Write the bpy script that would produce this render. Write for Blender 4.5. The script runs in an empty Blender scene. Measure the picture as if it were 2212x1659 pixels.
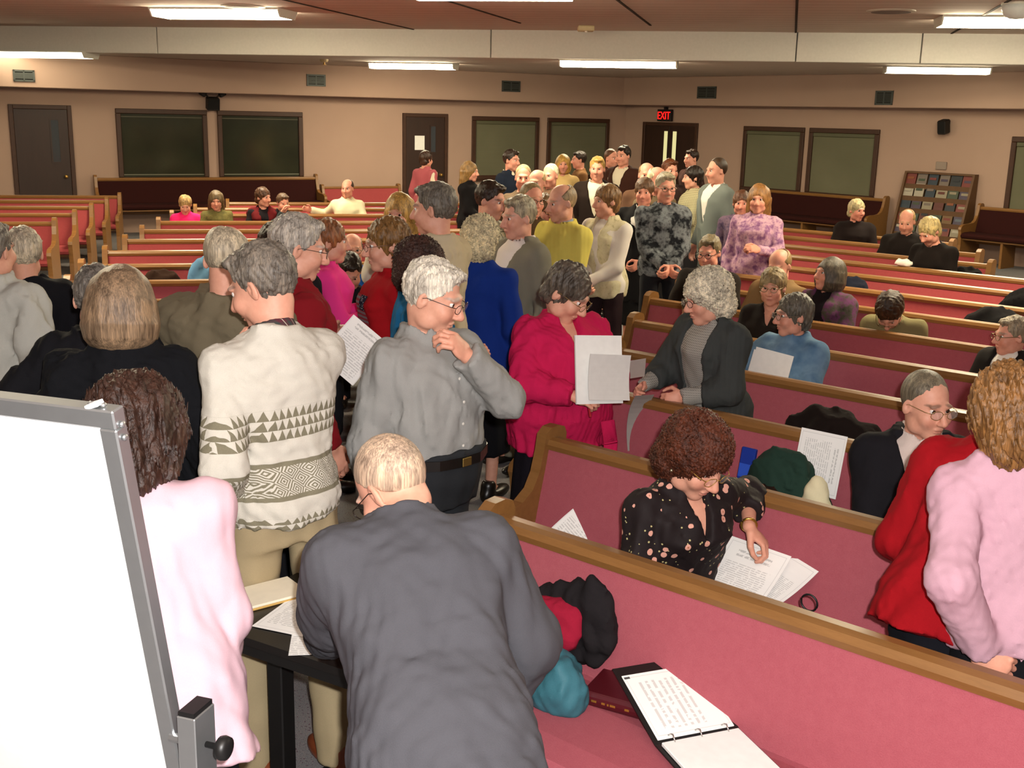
import bpy, math, random
import numpy as np
from mathutils import Matrix, Vector
SC = bpy.context.scene
COL = SC.collection
random.seed(4)
# ------------------------------------------------------------------ camera, light, exposure
F, RHO, TH, CH = 2400.0, math.radians(1.3), math.atan(580 / 2400.0), 2.2
AX = np.array([1, 0, 0.0]); FW = np.array([0, math.cos(TH), -math.sin(TH)]); DW = np.array([0, -math.sin(TH), -math.cos(TH)])
CAM = np.array([0, 0, CH])
cd = bpy.data.cameras.new('camera'); cam = bpy.data.objects.new('camera', cd); COL.objects.link(cam)
r_ = AX * math.cos(RHO) - DW * math.sin(RHO); d_ = AX * math.sin(RHO) + DW * math.cos(RHO)
M = Matrix.Identity(4)
for i in range(3):
    M[i][0] = r_[i]; M[i][1] = -d_[i]; M[i][2] = -FW[i]; M[i][3] = CAM[i]
cam.matrix_world = M
cd.sensor_width = 36.0; cd.lens = 36.0 * F / 2212.0; cd.clip_start = 0.02; cd.clip_end = 200
SC.camera = cam
w = bpy.data.worlds.new('world'); SC.world = w; w.use_nodes = True
w.node_tree.nodes['Background'].inputs[0].default_value = (1.0, 0.8, 0.65, 1); w.node_tree.nodes['Background'].inputs[1].default_value = 0.02
# the photographer's flash, just above the lens
fl = bpy.data.lights.new('camera_flash', 'POINT'); fl.energy = 555; fl.shadow_soft_size = 0.022; fl.color = (1.0, 0.97, 0.95)
flo = bpy.data.objects.new('camera_flash', fl); COL.objects.link(flo); flo.location = (0.06, -0.03, 2.29)
LAMP = 74.0            # emission of the ceiling fixtures
SC.view_settings.view_transform = 'Standard'; SC.view_settings.look = 'None'
SC.view_settings.gamma = 1.0; SC.view_settings.exposure = 0.0; SC.view_settings.use_curve_mapping = False
SC.render.film_transparent = False
SC.cycles.max_bounces = 5; SC.cycles.diffuse_bounces = 3; SC.cycles.glossy_bounces = 2; SC.cycles.transmission_bounces = 2; SC.cycles.caustics_reflective = False; SC.cycles.caustics_refractive = False

# ------------------------------------------------------------------ measuring helpers (photograph pixel -> place)
def ray(px, py):
    u = (px - 1106) / F; v = (py - 829.5) / F
    a = u * math.cos(RHO) + v * math.sin(RHO); b = -u * math.sin(RHO) + v * math.cos(RHO)
    return FW + a * AX + b * DW
def atz(px, py, z):
    r = ray(px, py); return CAM + r * ((z - CH) / r[2])
def aty(px, py, y):
    r = ray(px, py); return CAM + r * (y / r[1])
def onplane(px, py, p, n):
    r = ray(px, py); return CAM + r * (np.dot(np.array(p) - CAM, n) / np.dot(r, n))
# ------------------------------------------------------------------ object helpers
def tag(o, label=None, cat=None, group=None, kind=None):
    if label: o['label'] = label
    if cat: o['category'] = cat
    if group: o['group'] = group
    if kind: o['kind'] = kind
    return o
def empty(name, loc=(0, 0, 0), rz=0.0):
    o = bpy.data.objects.new(name, None); COL.objects.link(o); o.location = loc; o.rotation_euler = (0, 0, rz)
    o.empty_display_size = 0.1
    return o
def link(name, me, parent=None):
    o = bpy.data.objects.new(name, me); COL.objects.link(o)
    if parent is not None: o.parent = parent
    return o
def mesh(name, V, Fc, mats, parent=None, smooth=False, mi=None, col=None):
    """one mesh object from vertices and faces (lists or an (n,4) array)"""
    me = bpy.data.meshes.new(name)
    V = np.asarray(V, dtype=np.float32)
    if isinstance(Fc, np.ndarray):
        n = len(Fc); k = Fc.shape[1]
        me.vertices.add(len(V)); me.vertices.foreach_set('co', V.ravel())
        me.loops.add(n * k); me.loops.foreach_set('vertex_index', Fc.astype(np.int32).ravel())
        me.polygons.add(n); me.polygons.foreach_set('loop_start', np.arange(0, n * k, k, dtype=np.int32))
        me.update(calc_edges=True)
    else:
        me.from_pydata(V.tolist(), [], Fc)
    if smooth: me.polygons.foreach_set('use_smooth', np.ones(len(me.polygons), dtype=bool))
    for m in (mats if isinstance(mats, (list, tuple)) else [mats]): me.materials.append(m)
    if mi is not None: me.polygons.foreach_set('material_index', np.asarray(mi, dtype=np.int32))
    if col is not None:
        a = me.attributes.new('Col', 'FLOAT_COLOR', 'POINT'); c = np.ones((len(V), 4), np.float32); c[:, :3] = col
        a.data.foreach_set('color', c.ravel())
    me.validate(); me.update()
    return link(name, me, parent)
class MB:
    """collects boxes, prisms and tubes for one mesh"""
    def __init__(s): s.v = []; s.f = []
    def add(s, v, f):
        n = len(s.v); s.v += [tuple(map(float, p)) for p in v]; s.f += [tuple(i + n for i in q) for q in f]; return s
    def box(s, c, h, R=None, bev=0.0):
        c = np.array(c, float); h = np.array(h, float)
        if bev <= 0:
            v = [np.array([sx, sy, sz]) * h for sx in (-1, 1) for sy in (-1, 1) for sz in (-1, 1)]
            f = [(0, 1, 3, 2), (4, 6, 7, 5), (0, 4, 5, 1), (2, 3, 7, 6), (0, 2, 6, 4), (1, 5, 7, 3)]
        else:
            b = min(bev, h.min() * .9); v = []; idx = {}
            for a in range(3):
                for s0 in (-1, 1):
                    for s1 in (-1, 1):
                        for s2 in (-1, 1):
                            sg = (s0, s1, s2); p = [0, 0, 0]
                            for k in range(3): p[k] = sg[k] * (h[k] if k == a else h[k] - b)
                            idx[(a, sg)] = len(v); v.append(np.array(p))
            f = []
            for a in range(3):
                o = [k for k in range(3) if k != a]
                for sa in (-1, 1):
                    q = []
                    for (p0, p1) in ((-1, -1), (1, -1), (1, 1), (-1, 1)):
                        sg = [0, 0, 0]; sg[a] = sa; sg[o[0]] = p0; sg[o[1]] = p1; q.append(idx[(a, tuple(sg))])
                    f.append(tuple(q) if (sa > 0) == (a != 1) else tuple(q[::-1]))
            for a in range(3):      # edges along axis a
                o = [k for k in range(3) if k != a]
                for p0 in (-1, 1):
                    for p1 in (-1, 1):
                        def g(fa, sa):
                            sg = [0, 0, 0]; sg[a] = sa; sg[o[0]] = p0; sg[o[1]] = p1; return idx[(fa, tuple(sg))]
                        f.append((g(o[0], -1), g(o[0], 1), g(o[1], 1), g(o[1], -1)))
            for s0 in (-1, 1):
                for s1 in (-1, 1):
                    for s2 in (-1, 1):
                        f.append(tuple(idx[(a, (s0, s1, s2))] for a in range(3)))
        if R is not None: v = [R @ p for p in v]
        return s.add([p + c for p in v], f)
    def prism(s, pts, t0, t1, fn):
        """extrude a 2-D outline between t0 and t1; fn(u, v, t) gives the 3-D point"""
        n = len(pts)
        v = [fn(u, w_, t0) for u, w_ in pts] + [fn(u, w_, t1) for u, w_ in pts]
        f = [tuple(range(n))[::-1], tuple(range(n, 2 * n))] + [(i, (i + 1) % n, n + (i + 1) % n, n + i) for i in range(n)]
        return s.add(v, f)
    def tube(s, path, r, n=8, closed=False, caps=True):
        P = [np.array(p, float) for p in path]; m = len(P); rings = []
        for i in range(m):
            a = P[(i - 1) % m] if (closed or i) else P[0]; b = P[(i + 1) % m] if (closed or i < m - 1) else P[-1]
            t = b - a; t /= np.linalg.norm(t) + 1e-9
            up = np.array([0, 0, 1.0]) if abs(t[2]) < .9 else np.array([1.0, 0, 0])
            x = np.cross(t, up); x /= np.linalg.norm(x); y = np.cross(x, t)
            rr = r[i] if isinstance(r, (list, tuple, np.ndarray)) else r
            rings.append([P[i] + rr * (math.cos(2 * math.pi * k / n) * x + math.sin(2 * math.pi * k / n) * y) for k in range(n)])
        v = [p for q in rings for p in q]; f = []
        for i in range(m if closed else m - 1):
            j = (i + 1) % m
            for k in range(n): f.append((i * n + k, i * n + (k + 1) % n, j * n + (k + 1) % n, j * n + k))
        if caps and not closed: f += [tuple(range(n))[::-1], tuple(range((m - 1) * n, m * n))]
        return s.add(v, f)
    def lathe(s, prof, c, n=16, R=None):
        v = []; m = len(prof)
        for r, z in prof:
            for k in range(n):
                p = np.array([r * math.cos(2 * math.pi * k / n), r * math.sin(2 * math.pi * k / n), z])
                v.append((R @ p if R is not None else p) + np.array(c))
        f = [(i * n + k, i * n + (k + 1) % n, (i + 1) * n + (k + 1) % n, (i + 1) * n + k) for i in range(m - 1) for k in range(n)]
        f += [tuple(range(n))[::-1], tuple(range((m - 1) * n, m * n))]
        return s.add(v, f)
    def build(s, name, mats, parent=None, smooth=False):
        return mesh(name, s.v, s.f, mats, parent, smooth)
def rx(a): a = math.radians(a); c, s = math.cos(a), math.sin(a); return np.array([[1, 0, 0], [0, c, -s], [0, s, c]])
def ry(a): a = math.radians(a); c, s = math.cos(a), math.sin(a); return np.array([[c, 0, s], [0, 1, 0], [-s, 0, c]])
def rz(a): a = math.radians(a); c, s = math.cos(a), math.sin(a); return np.array([[c, -s, 0], [s, c, 0], [0, 0, 1]])
def unit(v): v = np.array(v, float); return v / (np.linalg.norm(v) + 1e-9)
# ------------------------------------------------------------------ materials
def hx(h):
    h = h.lstrip('#'); o = []
    for i in (0, 2, 4):
        c = int(h[i:i + 2], 16) / 255.0; o.append(c / 12.92 if c < .04045 else ((c + .055) / 1.055) ** 2.4)
    return tuple(o)
class N:
    """a node-tree writer: values are sockets, arithmetic makes Math nodes"""
    def __init__(s, name, rough=.8, spec=.3, metal=0.0):
        s.m = bpy.data.materials.new(name); s.m.use_nodes = True; s.t = s.m.node_tree; s.b = s.t.nodes['Principled BSDF']
        s.b.inputs['Roughness'].default_value = rough; s.b.inputs['Metallic'].default_value = metal
        s.b.inputs['Specular IOR Level'].default_value = spec
        s._c = None
    def node(s, k, **kw):
        n = s.t.nodes.new(k)
        for a, v in kw.items(): setattr(n, a, v)
        return n
    def set(s, i, v):
        if isinstance(v, S): s.t.links.new(v.s, i)
        elif isinstance(v, tuple): i.default_value = v + (1.0,) if len(v) == 3 and i.type == 'RGBA' else v
        else: i.default_value = v
    def math(s, op, *a):
        n = s.node('ShaderNodeMath', operation=op)
        for i, v in zip(n.inputs, a): s.set(i, v)
        return S(s, n.outputs[0])
    def co(s, kind='Object'):
        if s._c is None: s._c = s.node('ShaderNodeTexCoord')
        return S(s, s._c.outputs[kind])
    def xyz(s, v=None):
        n = s.node('ShaderNodeSeparateXYZ'); s.set(n.inputs[0], v or s.co()); return [S(s, o) for o in n.outputs]
    def scale(s, v, sc):
        n = s.node('ShaderNodeMapping'); s.set(n.inputs[0], v); n.inputs['Scale'].default_value = sc; return S(s, n.outputs[0])
    def noise(s, sc, det=2.0, v=None, out=0, rough=.5):
        n = s.node('ShaderNodeTexNoise'); n.inputs['Scale'].default_value = sc; n.inputs['Detail'].default_value = det
        n.inputs['Roughness'].default_value = rough
        s.set(n.inputs['Vector'], v or s.co()); return S(s, n.outputs[out])
    def voro(s, sc, v=None, feature='F1', out='Distance'):
        n = s.node('ShaderNodeTexVoronoi', feature=feature); n.inputs['Scale'].default_value = sc
        s.set(n.inputs['Vector'], v or s.co()); return S(s, n.outputs[out])
    def mix(s, f, a, b):
        n = s.node('ShaderNodeMix', data_type='RGBA'); s.set(n.inputs[0], f); s.set(n.inputs[6], a); s.set(n.inputs[7], b); return S(s, n.outputs[2])
    def ramp(s, f, stops):
        n = s.node('ShaderNodeValToRGB'); e = n.color_ramp.elements
        while len(e) < len(stops): e.new(.5)
        for q, (p, c) in zip(e, stops): q.position = p; q.color = c + (1.0,)
        s.set(n.inputs[0], f); return S(s, n.outputs[0])
    def color(s, v): s.set(s.b.inputs['Base Color'], v); return s
    def bump(s, h, strength=.3, dist=.01):
        n = s.node('ShaderNodeBump'); n.inputs['Strength'].default_value = strength; n.inputs['Distance'].default_value = dist
        s.set(n.inputs['Height'], h); s.t.links.new(n.outputs[0], s.b.inputs['Normal']); return s
    def step(s, x, a, w=.02):      # smooth 0..1 step at a
        return s.math('MINIMUM', 1.0, s.math('MAXIMUM', 0.0, (x - a) / w + .5))
    def band(s, x, a, b, w=.004): return s.step(x, a, w) * (1.0 - s.step(x, b, w))
class S:
    def __init__(s, n, sock): s.n = n; s.s = sock
    def __add__(s, o): return s.n.math('ADD', s, o)
    __radd__ = __add__
    def __sub__(s, o): return s.n.math('SUBTRACT', s, o)
    def __rsub__(s, o): return s.n.math('SUBTRACT', o, s)
    def __mul__(s, o): return s.n.math('MULTIPLY', s, o)
    __rmul__ = __mul__
    def __truediv__(s, o): return s.n.math('DIVIDE', s, o)
    def sin(s): return s.n.math('SINE', s)
    def abs(s): return s.n.math('ABSOLUTE', s)
    def frac(s): return s.n.math('FRACT', s)
    def gt(s, o): return s.n.math('GREATER_THAN', s, o)
    def lt(s, o): return s.n.math('LESS_THAN', s, o)
    def mx(s, o): return s.n.math('MAXIMUM', s, o)
    def mn(s, o): return s.n.math('MINIMUM', s, o)
MC = {}
def cloth(c, fine=420.0, var=.16, bump=.25, rough=.92, sheen=.0):
    key = ('cloth', c, fine, var, bump, rough)
    if key in MC: return MC[key]
    n = N('cloth_' + c.strip('#'), rough, .15); a = hx(c)
    f = n.noise(fine, 2.0); g = n.noise(7.0, 3.0)
    lo = tuple(x * (1 - var) for x in a); hi = tuple(min(1, x * (1 + var)) for x in a)
    n.color(n.mix(f * .55 + g * .45, lo, hi)); n.bump(f + g * .8, bump, .004)
    MC[key] = n.m; return n.m
def plain(c, rough=.5, spec=.4, metal=0.0, name='plain'):
    key = ('plain', c, rough, spec, metal)
    if key in MC: return MC[key]
    n = N(name + '_' + c.strip('#'), rough, spec, metal); a = hx(c)
    g = n.noise(30.0, 3.0); n.color(n.mix(g, tuple(x * .93 for x in a), tuple(min(1, x * 1.07) for x in a)))
    MC[key] = n.m; return n.m
def wood(c, dark, sc=(3, 40, 40), name='wood', rough=.38):
    key = (name, c, sc)
    if key in MC: return MC[key]
    n = N(name, rough, .4); v = n.scale(n.co(), sc); g = n.noise(1.0, 5.0, v, rough=.6); k = n.noise(9.0, 2.0, v)
    n.color(n.mix(g * .7 + k * .3, hx(dark), hx(c))); n.bump(g, .08, .002); MC[key] = n.m; return n.m
def emit(c, strength, name):
    n = N(name, .5, .2); n.color(hx(c)); n.set(n.b.inputs['Emission Color'], hx(c)); n.b.inputs['Emission Strength'].default_value = strength
    return n.m
# ------------------------------------------------------------------ the setting
def carpet():
    n = N('carpet', .95, .1); f = n.noise(260, 2.0); v = n.voro(170, out='Color'); g = n.noise(2.2, 3.0)
    base = n.ramp(f * .75 + g * .25, [(.3, hx('#575c62')), (.5, hx('#7c7c7c')), (.64, hx('#998a88')), (.75, hx('#8b93a0'))])
    n.color(n.mix(n.noise(120, 1.0).gt(.66), base, hx('#5a3a46'))); n.bump(f, .5, .006); return n.m
def wallpaint():
    n = N('wall_paint', .85, .2); g = n.noise(1.3, 4.0); f = n.noise(60, 3.0)
    n.color(n.mix(g, hx('#a88c7c'), hx('#b29686'))); n.bump(f, .12, .003); return n.m
def ceilmat():
    n = N('ceiling_panels', .9, .1); x, y, z = n.xyz(); a = math.radians(11)
    t = y * math.cos(a) + x * math.sin(a)
    ln = (t * 3.2).frac().lt(.06); g = n.noise(3.0, 3.0); f = n.noise(90, 2.0)
    n.color(n.mix(ln, n.mix(g * .6 + f * .4, hx('#b5a599'), hx('#c6b6aa')), hx('#e0d4c8'))); n.bump(f, .3, .004); return n.m
M_CARPET, M_WALL, M_CEIL = carpet(), wallpaint(), ceilmat()
M_BEAM = plain('#cfcac2', .85, .15, name='beam_paint')
M_DWOOD = wood('#3a2218', '#20110b', (14, 14, 2.2), 'dark_wood', .45)
M_FRAME = wood('#4c2d1c', '#2c190f', (10, 10, 10), 'frame_wood', .5)
M_OAK = wood('#8f6430', '#6a451f', (30, 30, 4), 'oak_rail', .35)
M_OAK2 = wood('#92683a', '#6c4722', (5, 40, 40), 'oak_end', .35)
def fabric(name, a, b):
    n = N(name, .95, .1); f = n.noise(330, 2.0); g = n.noise(40, 3.0); h = n.noise(1.1, 2.0)
    n.color(n.mix(f * .5 + g * .25 + h * .25, hx(a), hx(b))); n.bump(f, .4, .003); return n.m
M_ROSE = fabric('rose_upholstery', '#8c3c48', '#b2646c')
M_ROSE2 = fabric('red_upholstery', '#84343a', '#a8504f')
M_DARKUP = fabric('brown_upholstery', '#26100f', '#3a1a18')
M_BLACKMET = plain('#131212', .45, .5, name='black_metal')
M_ALU = plain('#b9bcbd', .32, .5, .85, 'aluminium')
M_PAPER = plain('#f2f0ea', .8, .2, name='paper')

P_L = np.array([-5.5, 20.8, 0]); U_L = np.array([math.cos(math.radians(28)), math.sin(math.radians(28)), 0]); N_L = np.array([U_L[1], -U_L[0], 0])
P_R = np.array([5.6, 21.1, 0]); U_R = np.array([math.cos(math.radians(50)), -math.sin(math.radians(50)), 0]); N_R = np.array([U_R[1], -U_R[0], 0])
CORNER = np.array([2.34, 24.97, 0])
def wl(wall, px, py, off=0.0):
    p, u, n = (P_L, U_L, N_L) if wall == 'L' else (P_R, U_R, N_R)
    q = onplane(px, py, p + n * off, n); return float(np.dot(q - p, u)), float(q[2])
def wbox(mb, wall, u0, u1, z0, z1, n0, n1, bev=0):
    p, u, n = (P_L, U_L, N_L) if wall == 'L' else (P_R, U_R, N_R)
    c = p + u * (u0 + u1) / 2 + n * (n0 + n1) / 2 + np.array([0, 0, (z0 + z1) / 2])
    R = np.stack([u, n, [0, 0, 1]], axis=1)
    return mb.box(c, (abs(u1 - u0) / 2, abs(n1 - n0) / 2, abs(z1 - z0) / 2), R, bev)
def struct(o): o['kind'] = 'structure'; return o
H1, H2 = 3.40, 3.03
flp = [(-12.6, -4), (13.2, -4), (13.2, 12.0), (2.34, 25.2), (-12.6, 17.2)]
struct(MB().prism(flp, -.1, 0, lambda a, b, t: (a, b, t)).build('floor', M_CARPET))
by = lambda x: 16.78 - .194 * x
struct(MB().prism([(-12.6, -4), (13.2, -4), (13.2, by(13.2)), (-12.6, by(-12.6))], H1, H1 + .1, lambda a, b, t: (a, b, t)).build('ceiling', M_CEIL))
struct(MB().prism([(-12.6, by(-12.6) + .12), (13.2, by(13.2) + .12), (13.2, 16), (2.34, 25.3), (-12.6, 19.4)], H2, H2 + .1, lambda a, b, t: (a, b, t)).build('ceiling', M_CEIL))
# step between the two ceilings, made of panels with joints
bd = unit([1, -.194, 0]); bn = np.array([-bd[1], bd[0], 0])
bm0 = np.array([-12.6, by(-12.6), 0]); edges = [0]
for px in (1720, 1060, 340, 1990):
    q = onplane(px, 110, bm0, bn); edges.append(float(np.dot(q - bm0, bd)))
edges = sorted(edges) + [26.3]
be = struct(empty('trim_1', (0, 0, 0)))
for a, b in zip(edges[:-1], edges[1:]):
    mb = MB(); c = bm0 + bd * (a + b) / 2 + bn * .06 + np.array([0, 0, (H1 + H2) / 2])
    mb.box(c, ((b - a) / 2 - .008, .06, (H1 - H2) / 2 + .02), np.stack([bd, bn, [0, 0, 1]], axis=1), .006); mb.build('panel', M_BEAM, be)
MB().box(bm0 + bd * 13.1 + bn * .09 + np.array([0, 0, (H1 + H2) / 2]), (13.15, .03, (H1 - H2) / 2 + .01), np.stack([bd, bn, [0, 0, 1]], axis=1)).build('joint_strip', plain('#8f8a83', .9, .1), be)
# seams that run along the hall in the front ceiling
sm = MB()
for p, q in (((980, 5), (1110, 45)), ((1335, 0), (1400, 50)), ((1722, 0), (1719, 70)), ((2180, 0), (2062, 68)), ((640, 5), (880, 60))):
    a = atz(*p, H1); b = atz(*q, H1); d = unit(b - a); L = np.linalg.norm(b - a)
    a2 = a - d * 6; n2 = np.array([-d[1], d[0], 0]); c = (a2 + b) / 2
    sm.box(c + np.array([0, 0, -.004]), (np.linalg.norm(b - a2) / 2 + .3, .014, .006), np.stack([d, n2, [0, 0, 1]], axis=1))
struct(sm.build('trim_2', plain('#3b302a', .9, .1)))
mb = MB(); wbox(mb, 'L', -9.5, 8.9, 0, 3.3, -.15, 0); struct(mb.build('wall_back_left', M_WALL))
mb = MB(); wbox(mb, 'R', -5.05, 12.0, 0, 3.3, -.15, 0); struct(mb.build('wall_back_right', M_WALL))
struct(MB().box((-12.7, 7, 1.75), (.1, 11.2, 1.75)).build('wall_left', M_WALL))
struct(MB().box((13.3, 5, 1.75), (.1, 9.2, 1.75)).build('wall_right', M_WALL))
struct(MB().box((.3, -4.1, 1.75), (13, .1, 1.75)).build('wall_front', M_WALL))
# soffit (bulkhead) along the back walls with its vents
SOFF = .5
mb = MB(); wbox(mb, 'L', -9.2, 8.62, 2.47, H2, .005, SOFF, .01); struct(mb.build('trim_3', M_WALL))
mb = MB(); wbox(mb, 'R', -4.72, 11.6, 2.47, H2, .005, SOFF, .01); struct(mb.build('trim_4', M_WALL))
M_VENT = plain('#4a4d4a', .5, .4, .3, 'vent_metal'); M_VDARK = plain('#191817', .9, .1, name='vent_dark')
def vent(wall, x0, x1, y0, y1, label):
    u0, z1 = wl(wall, x0, y0, SOFF); u1, z0 = wl(wall, x1, y1, SOFF)
    p, u, n = (P_L, U_L, N_L) if wall == 'L' else (P_R, U_R, N_R)
    t = empty('air_vent', p + u * (u0 + u1) / 2 + n * SOFF + np.array([0, 0, z0]))
    tag(t, label, 'vent', 'air vents in the soffit')
    t0 = np.array(t.location)
    def bx(*a): m_ = MB(); wbox(m_, wall, *a); m_.v = [tuple(np.array(v) - t0) for v in m_.v]; return m_
    bx(u0, u1, z0, z1, SOFF + .002, SOFF + .006).build('backing', M_VDARK, t)
    fr = bx(u0, u1, z0, z0 + .03, SOFF + .002, SOFF + .022)
    for a in ((u0, u1, z1 - .03, z1), (u0, u0 + .03, z0, z1), (u1 - .03, u1, z0, z1), ((u0 + u1) / 2 - .01, (u0 + u1) / 2 + .01, z0, z1)):
        q = bx(*a, SOFF + .002, SOFF + .022); fr.add(q.v, q.f)
    fr.build('frame', M_VENT, t)
    for i in range(7):
        z = z0 + .05 + (z1 - z0 - .1) * i / 6; bx(u0 + .03, u1 - .03, z - .006, z + .006, SOFF + .006, SOFF + .018).build('slat', M_VENT, t)
vent('L', 27, 76, 150, 177, 'dark air vent in the soffit above the leftmost door')
vent('L', 662, 703, 160, 187, 'grey air vent in the soffit right of the two dark windows')
vent('L', 1084, 1123, 174, 199, 'dark air vent in the soffit above the blind left of the corner')
vent('R', 1508, 1547, 187, 213, 'dark air vent in the soffit right of the red exit sign')
vent('R', 1893, 1928, 196, 227, 'dark air vent in the soffit below the right end ceiling lamp')
# windows and doors
def dark_glass():
    n = N('night_glass', .12, .5); g = n.noise(2.0, 3.0); n.color(n.mix(g, hx('#1c1f19'), hx('#33372a'))); return n.m
def blind():
    n = N('window_blind', .8, .2); x, y, z = n.xyz(); f = (z * 42.0).frac(); g = n.noise(1.5, 2.0)
    n.color(n.mix(g * .5 + f * .3, hx('#5d5c48'), hx('#7c7962'))); n.bump(f, .5, .006); return n.m
M_GLASS, M_BLIND = dark_glass(), blind()
def window(i, wall, x0, x1, zb, zt, dark):
    ym = 320; u0, _ = wl(wall, x0, ym); u1, _ = wl(wall, x1, ym)
    t = struct(empty('window_%d' % i)); m_ = MB(); fw = .085
    for a in ((u0, u1, zt - fw, zt), (u0, u1, zb, zb + fw), (u0, u0 + fw, zb + fw, zt - fw), (u1 - fw, u1, zb + fw, zt - fw)): wbox(m_, wall, *a, .0, .05, .008)
    m_.build('window_frame', M_FRAME, t)
    m_ = MB(); wbox(m_, wall, u0 - .03, u1 + .03, zb - .03, zb, 0, .08, .006); m_.build('window_sill', M_FRAME, t)
    m_ = MB(); wbox(m_, wall, u0 + fw, u1 - fw, zb + fw, zt - fw, .002, .012); m_.build('pane' if dark else 'blind', M_GLASS if dark else M_BLIND, t)
    m_ = MB()
    if dark:
        wbox(m_, wall, u0 + fw, u1 - fw, zb + fw + .03, zb + fw + .05, .012, .02); m_.build('lower_bead', plain('#6b6a58', .6), t)
        m_ = MB(); wbox(m_, wall, u0 + fw, u1 - fw, zt - fw - .06, zt - fw - .045, .012, .02); m_.build('upper_bead', plain('#55523f', .6), t)
    else:
        wbox(m_, wall, u0 + fw, u1 - fw, zt - fw - .07, zt - fw, .012, .04, .01); m_.build('blind_headrail', plain('#56553f', .6), t)
ZB, ZT = .90, 2.17
window(1, 'L', 253, 449, ZB, ZT, True); window(2, 'L', 471, 654, ZB, ZT, True)
window(3, 'L', 1018, 1162, ZB, ZT, False); window(4, 'L', 1180, 1313, ZB, ZT, False)
window(5, 'R', 1606, 1737, ZB - .05, ZT - .07, False); window(6, 'R', 1748, 1899, ZB - .05, ZT - .07, False)
window(7, 'R', 2186, 2330, ZB - .1, ZT - .12, False)
M_LITE = emit('#d8d39a', .75, 'corridor_light'); M_BRASS = plain('#b08a4a', .3, .5, .8, 'brass')
def door(i, wall, x0, x1, zt, leaves=1, glass=(), lit=False, knob=.92):
    u0, _ = wl(wall, x0, 330); u1, _ = wl(wall, x1, 330); t = struct(empty('door_%d' % i)); fw = .07
    m_ = MB(); wbox(m_, wall, u0, u0 + fw, 0, zt, 0, .04, .005); wbox(m_, wall, u1 - fw, u1, 0, zt, 0, .04, .005); wbox(m_, wall, u0 + fw, u1 - fw, zt - fw, zt, 0, .04, .005)
    m_.build('door_frame', M_FRAME, t)
    for k in range(leaves):
        a = u0 + fw + (u1 - u0 - 2 * fw) * k / leaves + .004; b = u0 + fw + (u1 - u0 - 2 * fw) * (k + 1) / leaves - .004
        m_ = MB(); wbox(m_, wall, a, b, .01, zt - fw - .004, .004, .026, .003); lf = m_.build('door_leaf', M_DWOOD, t)
        gx0, gx1, gz0, gz1 = glass[k]
        m_ = MB(); wbox(m_, wall, a + (b - a) * gx0, a + (b - a) * gx1, gz0, gz1, .026, .03); m_.build('pane', M_LITE if lit else plain('#3a3f45', .15, .5, name='door_glass'), lf)
        m_ = MB(); ga, gb = a + (b - a) * gx0, a + (b - a) * gx1
        for q in ((ga - .025, ga, gz0 - .025, gz1 + .025), (gb, gb + .025, gz0 - .025, gz1 + .025), (ga, gb, gz0 - .025, gz0), (ga, gb, gz1, gz1 + .025)): wbox(m_, wall, *q, .026, .036)
        m_.build('glass_bead', M_DWOOD, lf)
        p, u, n = (P_L, U_L, N_L) if wall == 'L' else (P_R, U_R, N_R)
        ku = a + (b - a) * (knob if k == 0 else 1 - knob); c = p + u * ku + n * .028 + np.array([0, 0, 1.0])
        R = np.stack([u, np.array([0, 0, 1.0]), n], axis=1)
        MB().lathe([(.03, 0), (.03, .008), (.012, .01), (.012, .04), (.028, .05), (.03, .065), (.018, .075)], c, 14, R).build('knob', M_BRASS, lf, True)
    return t
door(1, 'L', 25, 160, 2.2, 1, [(.68, .82, 1.25, 1.95)], knob=.9)
dm = door(2, 'L', 869, 966, 2.2, 1, [(.64, .76, 1.45, 1.95)], knob=.9)
door(3, 'R', 1388, 1506, 2.13, 2, [(.80, .95, 1.1, 1.95), (.14, .30, 1.05, 1.95)], True, .86)
def on_wall(name, label, cat, wall, x0, x1, y0, y1, n0, n1, mat, off=0.0, bev=.006, group=None):
    u0, z1 = wl(wall, x0, y0, off); u1, z0 = wl(wall, x1, y1, off)
    m_ = MB(); wbox(m_, wall, u0, u1, z0, z1, n0, n1, bev); o = m_.build(name, mat); tag(o, label, cat, group); return o, u0, u1, z0, z1
on_wall('notice_sheet', 'white paper notice taped to the dark door by the woman in pink', 'notice', 'L', 896, 917, 293, 324, .0285, .031, M_PAPER, .03, 0)
on_wall('wall_plate', 'small beige plate on the wall above the magazine rack', 'wall plate', 'R', 2024, 2045, 349, 367, .002, .03, plain('#8f7f74', .7))
# exit sign: black box with red letters
t = empty('exit_sign'); tag(t, 'small black box sign with glowing red EXIT letters above the double door', 'sign')
u0, z1 = wl('R', 1420, 236, .1); u1, z0 = wl('R', 1448, 262, .1)
m_ = MB(); wbox(m_, 'R', u0, u1, z0, z1, .02, .1, .008); m_.build('housing', plain('#1a0d0c', .6), t)
m_ = MB(); wbox(m_, 'R', (u0 + u1) / 2 - .03, (u0 + u1) / 2 + .03, z1 - .005, z1 + .05, .0, .08, .004); m_.build('bracket', plain('#1a0d0c', .6), t)
fc = bpy.data.curves.new('exit_letters', 'FONT'); fc.body = 'EXIT'; fc.size = .25; fc.align_x = 'CENTER'; fc.extrude = .004
fo = bpy.data.objects.new('tmp', fc); COL.objects.link(fo); bpy.context.view_layer.update()
me = bpy.data.meshes.new_from_object(fo.evaluated_get(bpy.context.evaluated_depsgraph_get())); bpy.data.objects.remove(fo)
me.materials.clear(); me.materials.append(emit('#ff1a18', 2.2, 'exit_red'))
lo = link('letters', me, t); nx_ = max(v.co.x for v in me.vertices) - min(v.co.x for v in me.vertices)
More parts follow.
